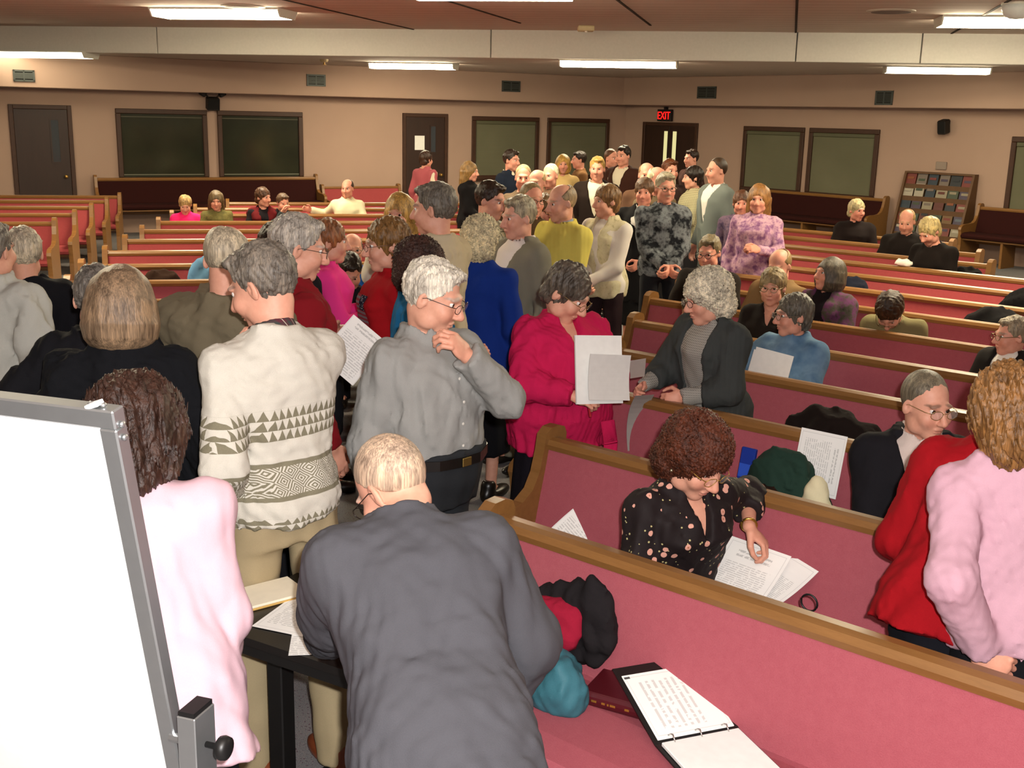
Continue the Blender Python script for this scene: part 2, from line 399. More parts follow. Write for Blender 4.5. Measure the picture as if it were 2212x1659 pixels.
sc_ = (u1 - u0) * .9 / nx_; c = P_R + U_R * (u0 + u1) / 2 + N_R * .103 + np.array([0, 0, z0 + .04])
Mw = Matrix.Identity(4)
for i in range(3):
    Mw[i][0] = U_R[i] * sc_; Mw[i][1] = (0, 0, 1)[i] * (z1 - z0 - .08) / .18; Mw[i][2] = N_R[i]; Mw[i][3] = c[i]
lo.matrix_world = Mw
# loudspeakers on the wall
def speaker(wall, px, py, w_, h_, label, ears):
    u0, zc = wl(wall, px, py, .12); p, u, n = (P_L, U_L, N_L) if wall == 'L' else (P_R, U_R, N_R)
    t = empty('wall_speaker', p + u * u0 + np.array([0, 0, zc])); tag(t, label, 'speaker')
    R = np.stack([u, n, [0, 0, 1]], axis=1); b = plain('#17110f', .6)
    MB().box(n * .14, (w_, .09, h_), R @ rx(-12), .015).build('cabinet', b, t)
    MB().box(n * .235 + np.array([0, 0, -.01]), (w_ * .85, .006, h_ * .82), R @ rx(-12), .004).build('grille', plain('#0d0b0b', .9), t)
    MB().box(n * .04 + np.array([0, 0, h_ * .5]), (.03, .045, .05), R, .005).build('bracket', b, t)
    if ears:
        for s_ in (-1, 1):
            MB().box(u * s_ * .16 + n * .15 + np.array([0, 0, .2]), (.06, .05, .075), R @ ry(-28 * s_), .015).build('lamp_head', b, t)
            MB().tube([u * s_ * .06 + n * .14 + np.array([0, 0, .1]), u * s_ * .13 + n * .15 + np.array([0, 0, .16])], .015).build('lamp_arm', b, t)
speaker('L', 459, 224, .11, .11, 'black wall unit with two angled heads between the dark windows', True)
speaker('R', 2040, 274, .07, .115, 'small dark speaker high on the wall over the magazine rack', False)
# ceiling fixtures
M_LAMPG = emit('#fff1cd', LAMP, 'lamp_diffuser'); M_LAMPE = plain('#d9d6cb', .5)
M_LAMPD = emit('#fff4d0', 9.0, 'lamp_diffuser_dim')
def fixture(px0, px1, py, H, y0, label, w_=.2, rot=0.0, drop=.1, mat=None):
    """long ceiling fixture whose middle shows at (px, py)"""
    c = aty((px0 + px1) / 2, py, y0); ang = math.radians(-11 + rot)
    L = abs(px1 - px0) / F * y0 / math.cos(ang)
    t = empty('ceiling_lamp', (c[0], c[1], H), ang); tag(t, label, 'ceiling lamp', 'fluorescent ceiling lamps')
    MB().box((0, 0, -.012), (L / 2, w_, .012)).build('housing', M_LAMPE, t)
    prof = [(-w_ * .95, -.024), (-w_ * .75, -drop), (w_ * .75, -drop), (w_ * .95, -.024)]
    MB().prism(prof, -L / 2 + .02, L / 2 - .02, lambda a, b, s_: (s_, a, b)).build('diffuser', mat or M_LAMPG, t)
    for s_ in (-1, 1): MB().prism([(a * 1.03, b - (.004 if b < -.05 else 0)) for a, b in prof], 0, .02, lambda a, b, q, s_=s_: (s_ * (L / 2 - .02) + s_ * q, a, b)).build('end_cap', M_LAMPE, t)
fixture(345, 622, 55, H1, 14.5, 'long ceiling lamp at top left, in front of the pale ceiling step', .3)
fixture(2040, 2330, 80, H1, 13.2, 'long ceiling lamp cut off by the right edge of the picture', .3)
fixture(-60, 203, 125, H2, 18.45, 'long ceiling lamp cut off at the left, above the leftmost door', .25, mat=M_LAMPD)
fixture(803, 983, 148, H2, 19.6, 'ceiling lamp above the wall between the dark windows and middle door', .2)
fixture(1217, 1456, 133, H2, 17.2, 'bright ceiling lamp just behind the pale ceiling step, centre right', .2)
fixture(1917, 2121, 185, H2, 16.9, 'ceiling lamp low at right, above the magazine rack', .2, 0, .1, emit('#fff4d0', 20.0, 'lamp_diffuser_mid'))
for x_, y_, wh_ in ((-4.5, 8.6, 'over the middle block'), (3.6, 8.2, 'over the right block'), (-.3, 11.4, 'over the centre aisle'), (8.0, 8.0, 'far to the right'), (-8.5, 10.5, 'far to the left')):  # extra lamps out of view, added to raise the hall's ambient light
    t = empty('ceiling_lamp', (x_, y_, H1), math.radians(-11)); tag(t, 'added fluorescent ceiling lamp, unseen above the top of the picture, ' + wh_, 'ceiling lamp', 'added unseen lamps above the picture')
    MB().box((0, 0, -.012), (.8, .3, .012)).build('housing', M_LAMPE, t)
    MB().prism([(-.28, -.024), (-.22, -.1), (.22, -.1), (.28, -.024)], -.78, .78, lambda a, b, s_: (s_, a, b)).build('diffuser', M_LAMPG, t)
# small things on the ceiling
M_CREAM = plain('#cdbb92', .6)
def on_ceiling(name, label, cat, px, py, H, kind):
    c = atz(px, py, H); t = empty(name, (c[0], c[1], H)); tag(t, label, cat)
    if kind == 'box':
        MB().box((0, 0, -.035), (.11, .11, .035), None, .012).build('body', M_CREAM, t); MB().lathe([(.02, 0), (.02, -.012), (.012, -.016)], (0, -.05, -.07), 10).build('indicator', plain('#f5f1e4', .3), t)
    elif kind == 'small':
        MB().lathe([(.07, 0), (.07, -.02), (.055, -.045), (.02, -.05)], (0, 0, 0), 14).build('cup', M_CREAM, t); MB().lathe([(.012, -.05), (.012, -.08), (.03, -.085), (.03, -.09)], (0, 0, 0), 10).build('deflector', M_BRASS, t)
    else:
        MB().lathe([(.26, 0), (.26, -.012), (.22, -.018)], (0, 0, 0), 28).build('rim', plain('#b9ac9c', .6), t); MB().lathe([(.21, -.012), (.21, -.02), (.1, -.024)], (0, 0, 0), 28).build('grille', plain('#6d6058', .8), t)
on_ceiling('smoke_detector', 'cream box with a bright dot on the front ceiling, centre right', 'detector', 1266, 56, H1, 'box')
on_ceiling('sprinkler', 'small cream ceiling fitting behind the step, left of the centre lamp', 'sprinkler', 700, 128, H2, 'small')
on_ceiling('sprinkler', 'small cream ceiling fitting below the right end of the bright centre lamp', 'sprinkler', 1318, 170, H2, 'small')
on_ceiling('sprinkler', 'small cream ceiling fitting over the left dark window', 'sprinkler', 425, 146, H2, 'small')
on_ceiling('sprinkler', 'small cream ceiling fitting right of the exit sign near the soffit', 'sprinkler', 1628, 171, H2 - .0, 'small')
on_ceiling('ceiling_speaker', 'round flush ceiling speaker above the top left lamp', 'speaker', 525, 13, H1, 'round')
on_ceiling('ceiling_speaker', 'round flush ceiling speaker in the top right of the ceiling', 'speaker', 1925, 23, H1, 'round')
c = atz(2200, 6, H1); t = empty('ceiling_dome', (c[0], c[1], H1)); tag(t, 'white rounded dome fitting in the top right corner of the ceiling', 'ceiling dome')
MB().lathe([(.16, 0), (.16, -.02)], (0, 0, 0), 20).build('base', M_LAMPE, t); MB().lathe([(.15, -.02), (.15, -.07), (.125, -.12), (.07, -.15), (.02, -.155)], (0, 0, 0), 20).build('dome', plain('#dfe3e2', .4), t, True)
# ------------------------------------------------------------------ pews
def pew(name, label, p0, d, L, fab, group, ends=(1, 1), H=.87, cap=.05):
    """pew whose top rail starts at p0 (floor point) and runs along d; q is the way to its back"""
    d = unit(d); n = np.array([-d[1], d[0], 0]); ang = math.atan2(d[1], d[0]); k = H / .87
    t = empty(name, (p0[0], p0[1], 0), ang); tag(t, label, 'pew', group)
    fn = lambda q, z, s_: (s_, q, z * k)
    e0 = cap if ends[0] else 0; e1 = L - (cap if ends[1] else 0)
    MB().prism([(-.145, .455), (-.15, .49), (-.118, .62), (-.08, .76), (-.066, .822), (-.03, .828), (-.02, .81), (-.09, .44)], e0, e1, fn).build('backrest', fab, t)
    MB().prism([(-.072, .824), (-.078, .846), (-.066, .866), (-.04, .872), (-.0, .868), (.014, .85), (.01, .8), (-.015, .8)], e0, e1, fn).build('top_rail', M_OAK2, t)
    MB().prism([(-.11, .43), (-.13, .47), (-.30, .495), (-.5, .492), (-.585, .478), (-.612, .45), (-.60, .42), (-.56, .405), (-.12, .40)], e0, e1, fn).build('seat', fab, t)
    MB().prism([(-.09, .30), (-.07, .44), (-.012, .81), (.006, .81), (-.05, .44), (-.072, .3)], e0, e1, fn).build('back_panel', M_OAK2, t)
    mb = MB(); mb.prism([(-.54, .38), (-.54, .404), (-.12, .40), (-.12, .376)], e0, e1, fn)
    for i in range(1, max(2, int(L / 1.6))):
        s0 = L * i / max(2, int(L / 1.6)); mb.prism([(-.50, .0), (-.52, .38), (-.10, .38), (-.06, .0)], s0 - .02, s0 + .02, fn)
    mb.build('support', M_OAK2, t)
    out = [(.045, 0), (.03, .45), (.05, .80), (.055, .875), (.04, .905), (.0, .918), (-.05, .915), (-.085, .89), (-.098, .82), (-.125, .73), (-.165, .665), (-.23, .625), (-.34, .612),
           (-.46, .612), (-.56, .6), (-.605, .57), (-.615, .535), (-.6, .5), (-.575, .3), (-.60, 0)]
    for e, (a, b) in zip(ends, ((0, cap), (L - cap, L))):
        if e: MB().prism(out, a, b, fn).build('end_panel', M_OAK2, t)
    return t
A_R = math.radians(-40.3); D_R = np.array([math.cos(A_R), math.sin(A_R), 0]); Q_R = np.array([-D_R[1], D_R[0], 0])
A_C = math.radians(14); D_C = np.array([math.cos(A_C), math.sin(A_C), 0]); Q_C = np.array([-D_C[1], D_C[0], 0])
rowR = lambda k: 2.75 + .875 * k
rowC = lambda j: 9.2 + .985 * j if j >= 0 else 9.2 + .95 * j
ordn = ['first', 'second', 'third', 'fourth', 'fifth', 'sixth', 'seventh', 'eighth', 'ninth', 'tenth', 'eleventh', 'twelfth', 'thirteenth']
for k in range(13):
    s0 = -2.4 - .455 * k if k < 6 else [-4.95, -5.2, -5.3, -5.8, -6.2, -6.6, -7.0][k - 6]
    s1 = 1.6 if k < 9 else [-2.7, -3.5, -3.9, -4.5][k - 9]
    pew('pew', 'rose pew on the right, %s row from the front' % ordn[k] + (', holding the open binder' if k == 0 else ''),
        D_R * s0 + Q_R * rowR(k), D_R, s1 - s0, M_ROSE if k < 7 else M_ROSE2, 'pews of the right block')
def s_at(px, py, D, Q, perp): return float(np.dot(onplane(px, py, Q * perp, Q), D))
cl = {-2: (95, 700), -1: (115, 650), 0: (140, 606), 1: (170, 565), 2: (222, 540), 3: (265, 515), 4: (302, 491), 5: (338, 476), 6: (367, 457), 7: (417, 430), 8: (487, 418)}
for j in range(-2, 9):
    c = rowC(j); s0 = s_at(*cl[j], D_C, Q_C, c); s1 = (.478 * c - 3.08) / .911
    pew('pew', 'red pew in the middle block, %s row from the front' % ordn[j + 2], D_C * s0 + Q_C * c, D_C, s1 - s0, M_ROSE if j < 1 else M_ROSE2, 'pews of the middle block')
for i, (c, s1) in enumerate(((13.0, -2.2), (14.05, -2.06), (15.17, -1.98), (16.25, -1.9), (17.32, -1.81), (18.25, -1.72))):
    pew('pew', 'red pew left of the side aisle, %s row from the front' % ordn[i], D_C * (s1 - 5.0) + Q_C * c, D_C, 5.0, M_ROSE2, 'pews of the left block')
def wall_pew(label, wall, x0, x1, py, off, H, fab):
    p, u, n = (P_L, U_L, N_L) if wall == 'L' else (P_R, U_R, N_R)
    u0 = wl(wall, x0, py, off)[0]; u1 = wl(wall, x1, py, off)[0]
    pew('pew', label, p + u * u0 + n * off, u, u1 - u0, fab, 'pews along the back walls', (1, 1), H)
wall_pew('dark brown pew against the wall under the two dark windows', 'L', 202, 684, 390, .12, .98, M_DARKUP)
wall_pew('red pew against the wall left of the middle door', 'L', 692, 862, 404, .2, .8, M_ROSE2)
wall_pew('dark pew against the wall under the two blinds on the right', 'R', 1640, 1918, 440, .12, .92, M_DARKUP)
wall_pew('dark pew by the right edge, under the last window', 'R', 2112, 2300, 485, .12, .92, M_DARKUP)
# magazine rack
u0, zt = wl('R', 1945, 383, .3); u1, _ = wl('R', 2092, 390, .3); zt = 1.42
tc = P_R + U_R * (u0 + u1) / 2 + N_R * .02
rk = empty('magazine_rack', tc, math.atan2(U_R[1], U_R[0])); tag(rk, 'tall wooden rack full of magazines and leaflets against the right wall', 'magazine rack')
W_ = (u1 - u0) / 2; M_RACK = wood('#6b4a2c', '#472f1b', (12, 12, 3), 'rack_wood', .5)
for s_ in (-1, 1): MB().prism([(0, 0), (-.46, 0), (-.46, .12), (-.12, zt), (0, zt)], s_ * W_ - .02, s_ * W_ + .02, lambda q, z, t_: (t_, q, z)).build('side_panel', M_RACK, rk)
MB().box((0, -.01, zt / 2), (W_ - .02, .01, zt / 2 - .01)).build('back_panel', M_RACK, rk)
MB().box((0, -.06, zt - .015), (W_ - .02, .06, .015)).build('top_board', M_RACK, rk)
rnd = random.Random(8); cols = ['#26333f', '#57281f', '#8a7f6a', '#3b4534', '#6a4f2c', '#a39a8a', '#42374a', '#7d4526', '#23262b', '#6d6058', '#56606a', '#6f2f28']
for r in range(6):
    z = .12 + r * (zt - .2) / 6; q = -.40 + r * .052
    MB().box((0, q + .1, z), (W_ - .025, .1, .01)).build('shelf', M_RACK, rk); MB().box((0, q, z + .035), (W_ - .025, .008, .04)).build('lip', M_RACK, rk)
    for i in range(6):
        x = -W_ + .1 + i * (2 * W_ - .2) / 5; c_ = rnd.choice(cols); hh = rnd.uniform(.12, .14)
        o = MB().box((0, 0, 0), (rnd.uniform(.085, .1), .006, hh), rx(-14)).build('magazine', plain(c_, .45))
        o2 = MB().box((0, -.0075, rnd.uniform(0, .05)), (.06, .001, .02), rx(-14)).build('cover_title', plain(rnd.choice(cols), .5), o)
        ca, sa = math.cos(rk.rotation_euler.z), math.sin(rk.rotation_euler.z); yy = q + .035
        o.location = (tc[0] + ca * x - sa * yy, tc[1] + sa * x + ca * yy, z + .01 + hh); o.rotation_euler.z = rk.rotation_euler.z
        tag(o, 'leaflet in the wooden rack, %s from the left on the %s shelf up' % (ordn[i], ordn[r]), 'magazine', 'magazines in the rack')
# ------------------------------------------------------------------ figures: smooth distance fields meshed into one surface
class Fld:
    def __init__(s, lo, hi, h):
        s.h = h; s.lo = np.array(lo, float); n = np.ceil((np.array(hi) - s.lo) / h).astype(int) + 1
        s.ax = [(s.lo[i] + h * np.arange(n[i])).astype(np.float32) for i in range(3)]
        s.D = np.full(n, .3, np.float32)
    def put(s, lo, hi, fn, k=.0, op='u'):
        m = 3 * s.h + max(k, 0); sl = []; g = []
        for i in range(3):
            a = max(0, int((lo[i] - m - s.lo[i]) / s.h)); b = min(len(s.ax[i]), int((hi[i] + m - s.lo[i]) / s.h) + 2)
            if b - a < 2: return s
            sl.append(slice(a, b)); sh = [1, 1, 1]; sh[i] = -1; g.append(s.ax[i][a:b].reshape(sh))
        d = fn(*g).astype(np.float32); A = s.D[tuple(sl)]
        if op == 'u':
            if k > 0: t = np.clip(.5 + .5 * (A - d) / k, 0, 1); A[...] = A + (d - A) * t - k * t * (1 - t)
            else: np.minimum(A, d, out=A)
        else:
            d = -d
            if k > 0: t = np.clip(.5 - .5 * (A - d) / k, 0, 1); A[...] = A + (d - A) * t + k * t * (1 - t)
            else: np.maximum(A, d, out=A)
        return s
    def cone(s, a, b, ra, rb, k=.02, op='u'):
        a = np.array(a, float); b = np.array(b, float); ba = b - a; L = float(ba @ ba) + 1e-9; r = max(ra, rb)
        def fn(X, Y, Z):
            x, y, z = X - a[0], Y - a[1], Z - a[2]; t = np.clip((x * ba[0] + y * ba[1] + z * ba[2]) / L, 0, 1)
            return np.sqrt((x - t * ba[0]) ** 2 + (y - t * ba[1]) ** 2 + (z - t * ba[2]) ** 2) - (ra + t * (rb - ra))
        return s.put(np.minimum(a, b) - r, np.maximum(a, b) + r, fn, k, op)
    def ell(s, c, r, R=None, k=.02, op='u'):
        c = np.array(c, float); R = np.eye(3) if R is None else R; e = np.sqrt((R ** 2) @ (np.array(r, float) ** 2))
        def fn(X, Y, Z):
            x, y, z = X - c[0], Y - c[1], Z - c[2]
            q = [R[0, i] * x + R[1, i] * y + R[2, i] * z for i in range(3)]
            k0 = np.sqrt(sum((q[i] / r[i]) ** 2 for i in range(3))); k1 = np.sqrt(sum((q[i] / r[i] ** 2) ** 2 for i in range(3))) + 1e-6
            return k0 * (k0 - 1) / k1
        return s.put(c - e, c + e, fn, k, op)
    def prof(s, o, R, zs, ws, ds, ys, k=.02, n=2.3, op='u', xs=None):
        zs, ws, ds, ys = [np.array(v, float) for v in (zs, ws, ds, ys)]
        o = np.array(o, float); W_ = ws.max(); D_ = (ds + abs(ys)).max()
        cs = np.array([o + R @ np.array([a * W_, b * D_, z]) for a in (-1, 1) for b in (-1, 1) for z in (zs[0], zs[-1])])
        def fn(X, Y, Z):
            x, y, z = X - o[0], Y - o[1], Z - o[2]
            q = [R[0, i] * x + R[1, i] * y + R[2, i] * z for i in range(3)]
            zz = q[2]; w_ = np.interp(zz, zs, ws); d = np.interp(zz, zs, ds); y0 = np.interp(zz, zs, ys)
            x_ = q[0] - (np.interp(zz, zs, xs) if xs is not None else 0)
            v = ((np.abs(x_) / w_) ** n + (np.abs(q[1] - y0) / d) ** n) ** (1 / n)
            return np.maximum((v - 1) * np.minimum(w_, d), np.maximum(zs[0] - zz, zz - zs[-1]))
        return s.put(cs.min(0), cs.max(0), fn, k, op)
    def fn(s, f, op='i'):        # intersect everything with f
        g = [s.ax[i].reshape([-1 if j == i else 1 for j in range(3)]) for i in range(3)]
        d = f(*g)
        s.D = np.maximum(s.D, d).astype(np.float32) if op == 'i' else np.minimum(s.D, d).astype(np.float32); return s
    def folds(s, amp, freq, seed, stretch=(1, 1, .5), sharp=0):
        idx = np.nonzero(np.abs(s.D) < max(4 * s.h, amp * 2.5))
        if not len(idx[0]): return s
        P = np.stack([s.ax[i][idx[i]] for i in range(3)], 1).astype(np.float32) * np.array(stretch, np.float32)
        r = np.random.RandomState(seed); v = 0
        for i in range(6):
            k = r.normal(size=3) * freq * r.uniform(.6, 1.5); m = r.normal(size=3) * freq * .5
            w_ = np.sin(P @ k + r.uniform(0, 6.28) + 1.6 * np.sin(P @ m + r.uniform(0, 6.28)))
            v = v + (1 - 2 * np.abs(w_) if sharp else w_)
        s.D[idx] += (amp * v / 3.0).astype(np.float32); return s
    def mesh(s):
        D = s.D; D[0] = D[-1] = .1; D[:, 0] = D[:, -1] = .1; D[:, :, 0] = D[:, :, -1] = .1
        sg = D < 0; c = [sg[i:sg.shape[0] - 1 + i, j:sg.shape[1] - 1 + j, l:sg.shape[2] - 1 + l] for i in (0, 1) for j in (0, 1) for l in (0, 1)]
        cnt = sum(x.astype(np.int8) for x in c); act = (cnt > 0) & (cnt < 8); I, J, K = np.nonzero(act)
        if not len(I): return np.zeros((0, 3)), np.zeros((0, 4), int)
        vid = np.full(act.shape, -1, np.int32); vid[I, J, K] = np.arange(len(I))
        acc = np.zeros((len(I), 3)); num = np.zeros(len(I))
        cor = [(i, j, l) for i in (0, 1) for j in (0, 1) for l in (0, 1)]; val = [D[I + a, J + b, K + e] for a, b, e in cor]
        for a in range(8):
            for b in range(a + 1, 8):
                if sum(abs(p - q) for p, q in zip(cor[a], cor[b])) != 1: continue
                m = (val[a] < 0) != (val[b] < 0); t = np.where(m, val[a] / (val[a] - val[b] + 1e-12), 0)
                p = np.array(cor[a])[None] + t[:, None] * (np.array(cor[b]) - np.array(cor[a]))[None]
                acc += p * m[:, None]; num += m
        V = s.lo + s.h * (np.stack([I, J, K], 1) + acc / num[:, None])
        Q = []
        for ax in range(3):
            o1, o2 = [(1, 2), (2, 0), (0, 1)][ax]
            A = sg.take(range(sg.shape[ax] - 1), ax); B = sg.take(range(1, sg.shape[ax]), ax)
            for flip, mk in ((0, A & ~B), (1, B & ~A)):
                P = np.stack(np.nonzero(mk), 1); P = P[(P[:, o1] > 0) & (P[:, o2] > 0)]
                if not len(P): continue
                e1 = np.zeros(3, int); e1[o1] = 1; e2 = np.zeros(3, int); e2[o2] = 1
                q = [vid[tuple((P - a * e1 - b * e2).T)] for a, b in ((0, 0), (1, 0), (1, 1), (0, 1))]
                q = np.stack(q if not flip else q[::-1], 1); Q.append(q[(q >= 0).all(1)])
        return V, np.concatenate(Q)
def relax(V, Q, it=1, f=.5):
    if not len(V): return V
    for _ in range(it):
        a = np.zeros_like(V); n = np.zeros(len(V))
        for i in range(4):
            for j in ((i + 1) % 4, (i - 1) % 4):
                np.add.at(a, Q[:, i], V[Q[:, j]]) if 0 else None
            s_ = V[Q[:, (i + 1) % 4]] + V[Q[:, (i - 1) % 4]]
            for c in range(3): a[:, c] += np.bincount(Q[:, i], s_[:, c], len(V))
            n += np.bincount(Q[:, i], minlength=len(V)) * 2
        V = V + f * (a / np.maximum(n, 1)[:, None] - V)
    return V
def join(parts):
    V, Q, C, n = [], [], [], 0
    for v, q, c in parts:
        if not len(v): continue
        V.append(v); Q.append(q + n); C.append(c); n += len(v)
    return np.concatenate(V), np.concatenate(Q), np.concatenate(C)
def skinmat():
    n = N('skin', .5, .35); a = n.node('ShaderNodeAttribute'); a.attribute_name = 'Col'; c = S(n, a.outputs['Color'])
    f = n.noise(55, 4.0); g = n.noise(400, 2.0)
    n.color(n.mix(.22, c, n.mix(f, hx('#a86450'), hx('#f0c8b0')))); n.bump(g + f * 2.0, .12, .002)
    return n.m
def hairmat(name, sc, st, rough):
    n = N(name, rough, .35); a = n.node('ShaderNodeAttribute'); a.attribute_name = 'Col'; c = S(n, a.outputs['Color'])
    v = n.scale(n.co(), sc); f = n.noise(1.0, 4.0, v, rough=.65) * .6 + n.noise(.3, 3.0, v) * .4; g = n.noise(14, 2.0)
    dk = n.node('ShaderNodeMix', data_type='RGBA', blend_type='MULTIPLY'); dk.inputs[0].default_value = 1.0
    n.set(dk.inputs[6], c); n.set(dk.inputs[7], n.ramp(f * .75 + g * .25, [(.38, (.34, .31, .29)), (.5, (.95, .93, .9)), (.62, (1.8, 1.7, 1.55))]))
    n.color(S(n, dk.outputs[2])); n.bump(f, st, .006); return n.m
M_SKIN = skinmat()
M_HAIR = hairmat('hair_straight', (220, 220, 10), .8, .34); M_CURL = hairmat('hair_curly', (130, 130, 130), .9, .55)
def eye_mesh():
    me = bpy.data.meshes.new('eye'); V = []; Fc = []; mi = []
    n, m = 12, 8
    for i in range(m + 1):
        a = math.pi * i / m
        for k in range(n): V.append((math.sin(a) * math.cos(2 * math.pi * k / n), -math.cos(a), math.sin(a) * math.sin(2 * math.pi * k / n)))
    for i in range(m):
        for k in range(n): Fc.append((i * n + k, (i + 1) * n + k, (i + 1) * n + (k + 1) % n, i * n + (k + 1) % n)); mi.append(1 if i < 2 else 0)
    me.from_pydata(V, [], Fc); me.materials.append(plain('#e6dfd8', .2, .5, name='eye_white')); me.materials.append(plain('#33241c', .1, .6, name='iris'))
    me.polygons.foreach_set('material_index', mi); me.polygons.foreach_set('use_smooth', [True] * len(Fc)); return me
EYE = eye_mesh()
SKIN0 = np.array(hx('#dd9f86'))
ARM = dict(  # wrist (outward, back, up) in the trunk frame, elbow pole (outward, back, up), finger curl
    down=((.265, -.03, -.10), (.35, 1, 0), .35), pocket=((.20, -.07, -.05), (.5, 1, 0), .9), akimbo=((.17, .03, .07), (1, .35, 0), .7),
    clasp=((.02, -.22, .0), (.7, .6, -.3), .8), fold=((-.07, -.19, .17), (.7, .1, -.7), .7), hold=((.07, -.27, .2), (.6, .4, -.8), .75),
    chin=((.0, -.17, .43), (.55, -.35, -1), .8), lap=((.09, -.30, .08), (.8, .5, -.4), .6), desk=((.14, -.36, .10), (.8, .3, -.4), .45),
    back=((.06, .18, .0), (1, .4, 0), .7), face=((.03, -.24, .52), (.4, -.6, -1), .6), rail=((.5, .12, .33), (.2, .6, -.4), .4))
PEOPLE = {}
def person(key, label, px, H=1.7, face=0, fem=False, fat=1.0, belly=0.0, lean=0, side=0, twist=0, hy=0, hp=5, hr=0, hunch=0.0, sit=None, perp=None, at=None,
           la='down', ra='down', hair='short', hc='#8a8378', skin=1.0, tops=(), bottom=('trousers', '#1c1c20'), shoes='#17130f', glasses=None, vox=None,
           brow=None, collar=None, bald=0, legs=None, lh=None, rh=None, shw=1.0, hs=None, knees=.0, headoff=0.0, seat_z=.445, earring=None, mous=None):
    root = (sit or perp)
    def build(H):
        s = H / 1.71; J = {}
        pel = np.array([0, 0, seat_z + .085]) if sit else np.array([0, 0, .94 * s])
        Rt = ry(side) @ rx(lean) @ rz(twist); T = lambda p: pel + Rt @ (np.array(p, float) * s)
        J['pel'] = pel; J['Rt'] = Rt; J['s'] = s; J['T'] = T
        nb = T((0, .012 - hunch * .5, .485)); J['nb'] = nb
        Rh = rz(hy) @ rx(hp) @ ry(hr); hsc = hs or (.55 + .45 * s); J['hs'] = hsc
        Rn = rx(lean * .55 + hp * .45)
        J['hc'] = nb + Rn @ np.array([0, -.022 - hunch, .15]) * s + Rh @ np.array([0, 0, 0.0]); J['Rh'] = Rh
        J['top'] = J['hc'] + Rh @ np.array([0, .012, .132]) * hsc
        for sd, nm in ((1, 'l'), (-1, 'r')):
            J['sh' + nm] = T((sd * .168 * shw, .012, .414))
            if sit:
                J['hip' + nm] = pel + np.array([sd * .095, 0, -.01]) * s; J['kn' + nm] = np.array([sd * .13, -.44 * s, seat_z + .03]); J['an' + nm] = np.array([sd * .13, -.46 * s, .09])
            else:
                lg = (legs or {}).get(nm, (0, 0)); J['hip' + nm] = pel + np.array([sd * .092, 0, -.03]) * s
                J['an' + nm] = np.array([sd * .105 * s + lg[0], .03 + lg[1], .085]); J['kn' + nm] = (J['hip' + nm] + J['an' + nm]) / 2 + np.array([sd * .012, -.025 - knees, .02])
        return J
    Rw = rz(face)
    def solve(H):
        J = build(H); o = Rw @ J['top']; p = atz(px[0], px[1], o[2]); return J, p[:2] - o[:2]
    if at is not None:
        J = build(H); pos = np.array(at, float)
    elif root:
        D, Q, val = root; lo, hi = 1.25, 2.15
        for _ in range(26):
            mid = (lo + hi) / 2; J, pos = solve(mid)
            if pos @ Q[:2] > val: lo = mid      # too far: make taller
            else: hi = mid
        H = (lo + hi) / 2; J, pos = solve(H)
        pos = pos + Q[:2] * (val - pos @ Q[:2])
    else: J, pos = solve(H)
    s = J['s']; T = J['T']; Rt = J['Rt']; dist = math.hypot(pos[0], pos[1])
    h = vox or min(.021, max(.0085, dist * .0021)); hf = min(.0095, max(.0042, dist * .00105))
    g = fat; t = empty('person', (pos[0], pos[1], 0), math.radians(face)); tag(t, label, 'person')
    PEOPLE[key] = dict(root=t, J=J, face=face, pos=pos, H=H)
    # arms
    arms = {}
    for sd, nm, spec, ho in ((1, 'l', la, lh), (-1, 'r', ra, rh)):
        d0 = ARM[spec] if isinstance(spec, str) else spec
        sh = J['sh' + nm]; W_ = T((sd * d0[0][0], d0[0][1], d0[0][2])); pole = Rt @ np.array([sd * d0[1][0], d0[1][1], d0[1][2]])
        if len(d0) > 3 and 'world' in d0[3]: W_ = Rw.T @ (np.array(d0[3]['world'], float) - np.array([pos[0], pos[1], 0]))
        L1, L2 = .285 * s, .255 * s; d = W_ - sh; n_ = np.linalg.norm(d); dd = min(n_, L1 + L2 - .004); d = d / n_
        a = (L1 * L1 - L2 * L2 + dd * dd) / (2 * dd); hh = math.sqrt(max(L1 * L1 - a * a, 1e-6)); pp = unit(pole - d * (pole @ d))
        E = sh + d * a + pp * hh; W_ = sh + d * dd
        o = dict(dir=unit(W_ - E), nrm=np.array([sd, 0, 0.3]), curl=d0[2], spread=.0, thumb=.5)
        if len(d0) > 3: o.update(d0[3])
        if ho: o.update(ho)
        arms[nm] = (sh, E, W_, o, sd)
    J['arms'] = arms
    # trunk outline
    if fem: ws = [.165, .178, .145, .142, .15, .138, .085, .06]; ds = [.11, .122, .10, .108, .125, .098, .068, .055]; ys = [.012, .012, 0, -.012, -.022, -.004, .012, .014]
    else: ws = [.152, .162, .15, .155, .168, .152, .098, .062]; ds = [.105, .115, .105, .112, .12, .1, .072, .058]; ys = [.008, .008, -.006, -.01, -.008, .004, .014, .014]
    zs = [-.12, 0, .13, .25, .35, .435, .475, .515]
    zs = np.array(zs) * s; ws = np.array(ws) * s * g; ds = np.array(ds) * s * g; ys = np.array(ys) * s
    ws[6:] /= g ** .6; ds[6:] /= g ** .6
    b = np.array([.2, .7, 1, .8, .3, 0, 0, 0]) * belly; ds = ds + b * .5; ys = ys - b * .5; ws = ws + b * .35
    ys[5:] -= hunch * .45
    bb = np.array([J['pel'], J['nb'], J['hc']] + [x for a in arms.values() for x in a[:3]])
    # ---- body: trunk and limbs, then head and hands at finer grain, one mesh
    parts = []; sk = SKIN0 * np.array([1, skin ** .9, skin ** .85]) * (skin ** .5)
    legpts = np.array([J[a + b] for a in ('hip', 'kn', 'an') for b in 'lr'])
    allp = np.concatenate([bb, legpts]); hb = .02 if dist < 7 else .028
    f = Fld(allp.min(0) - .16, allp.max(0) + .16, hb)
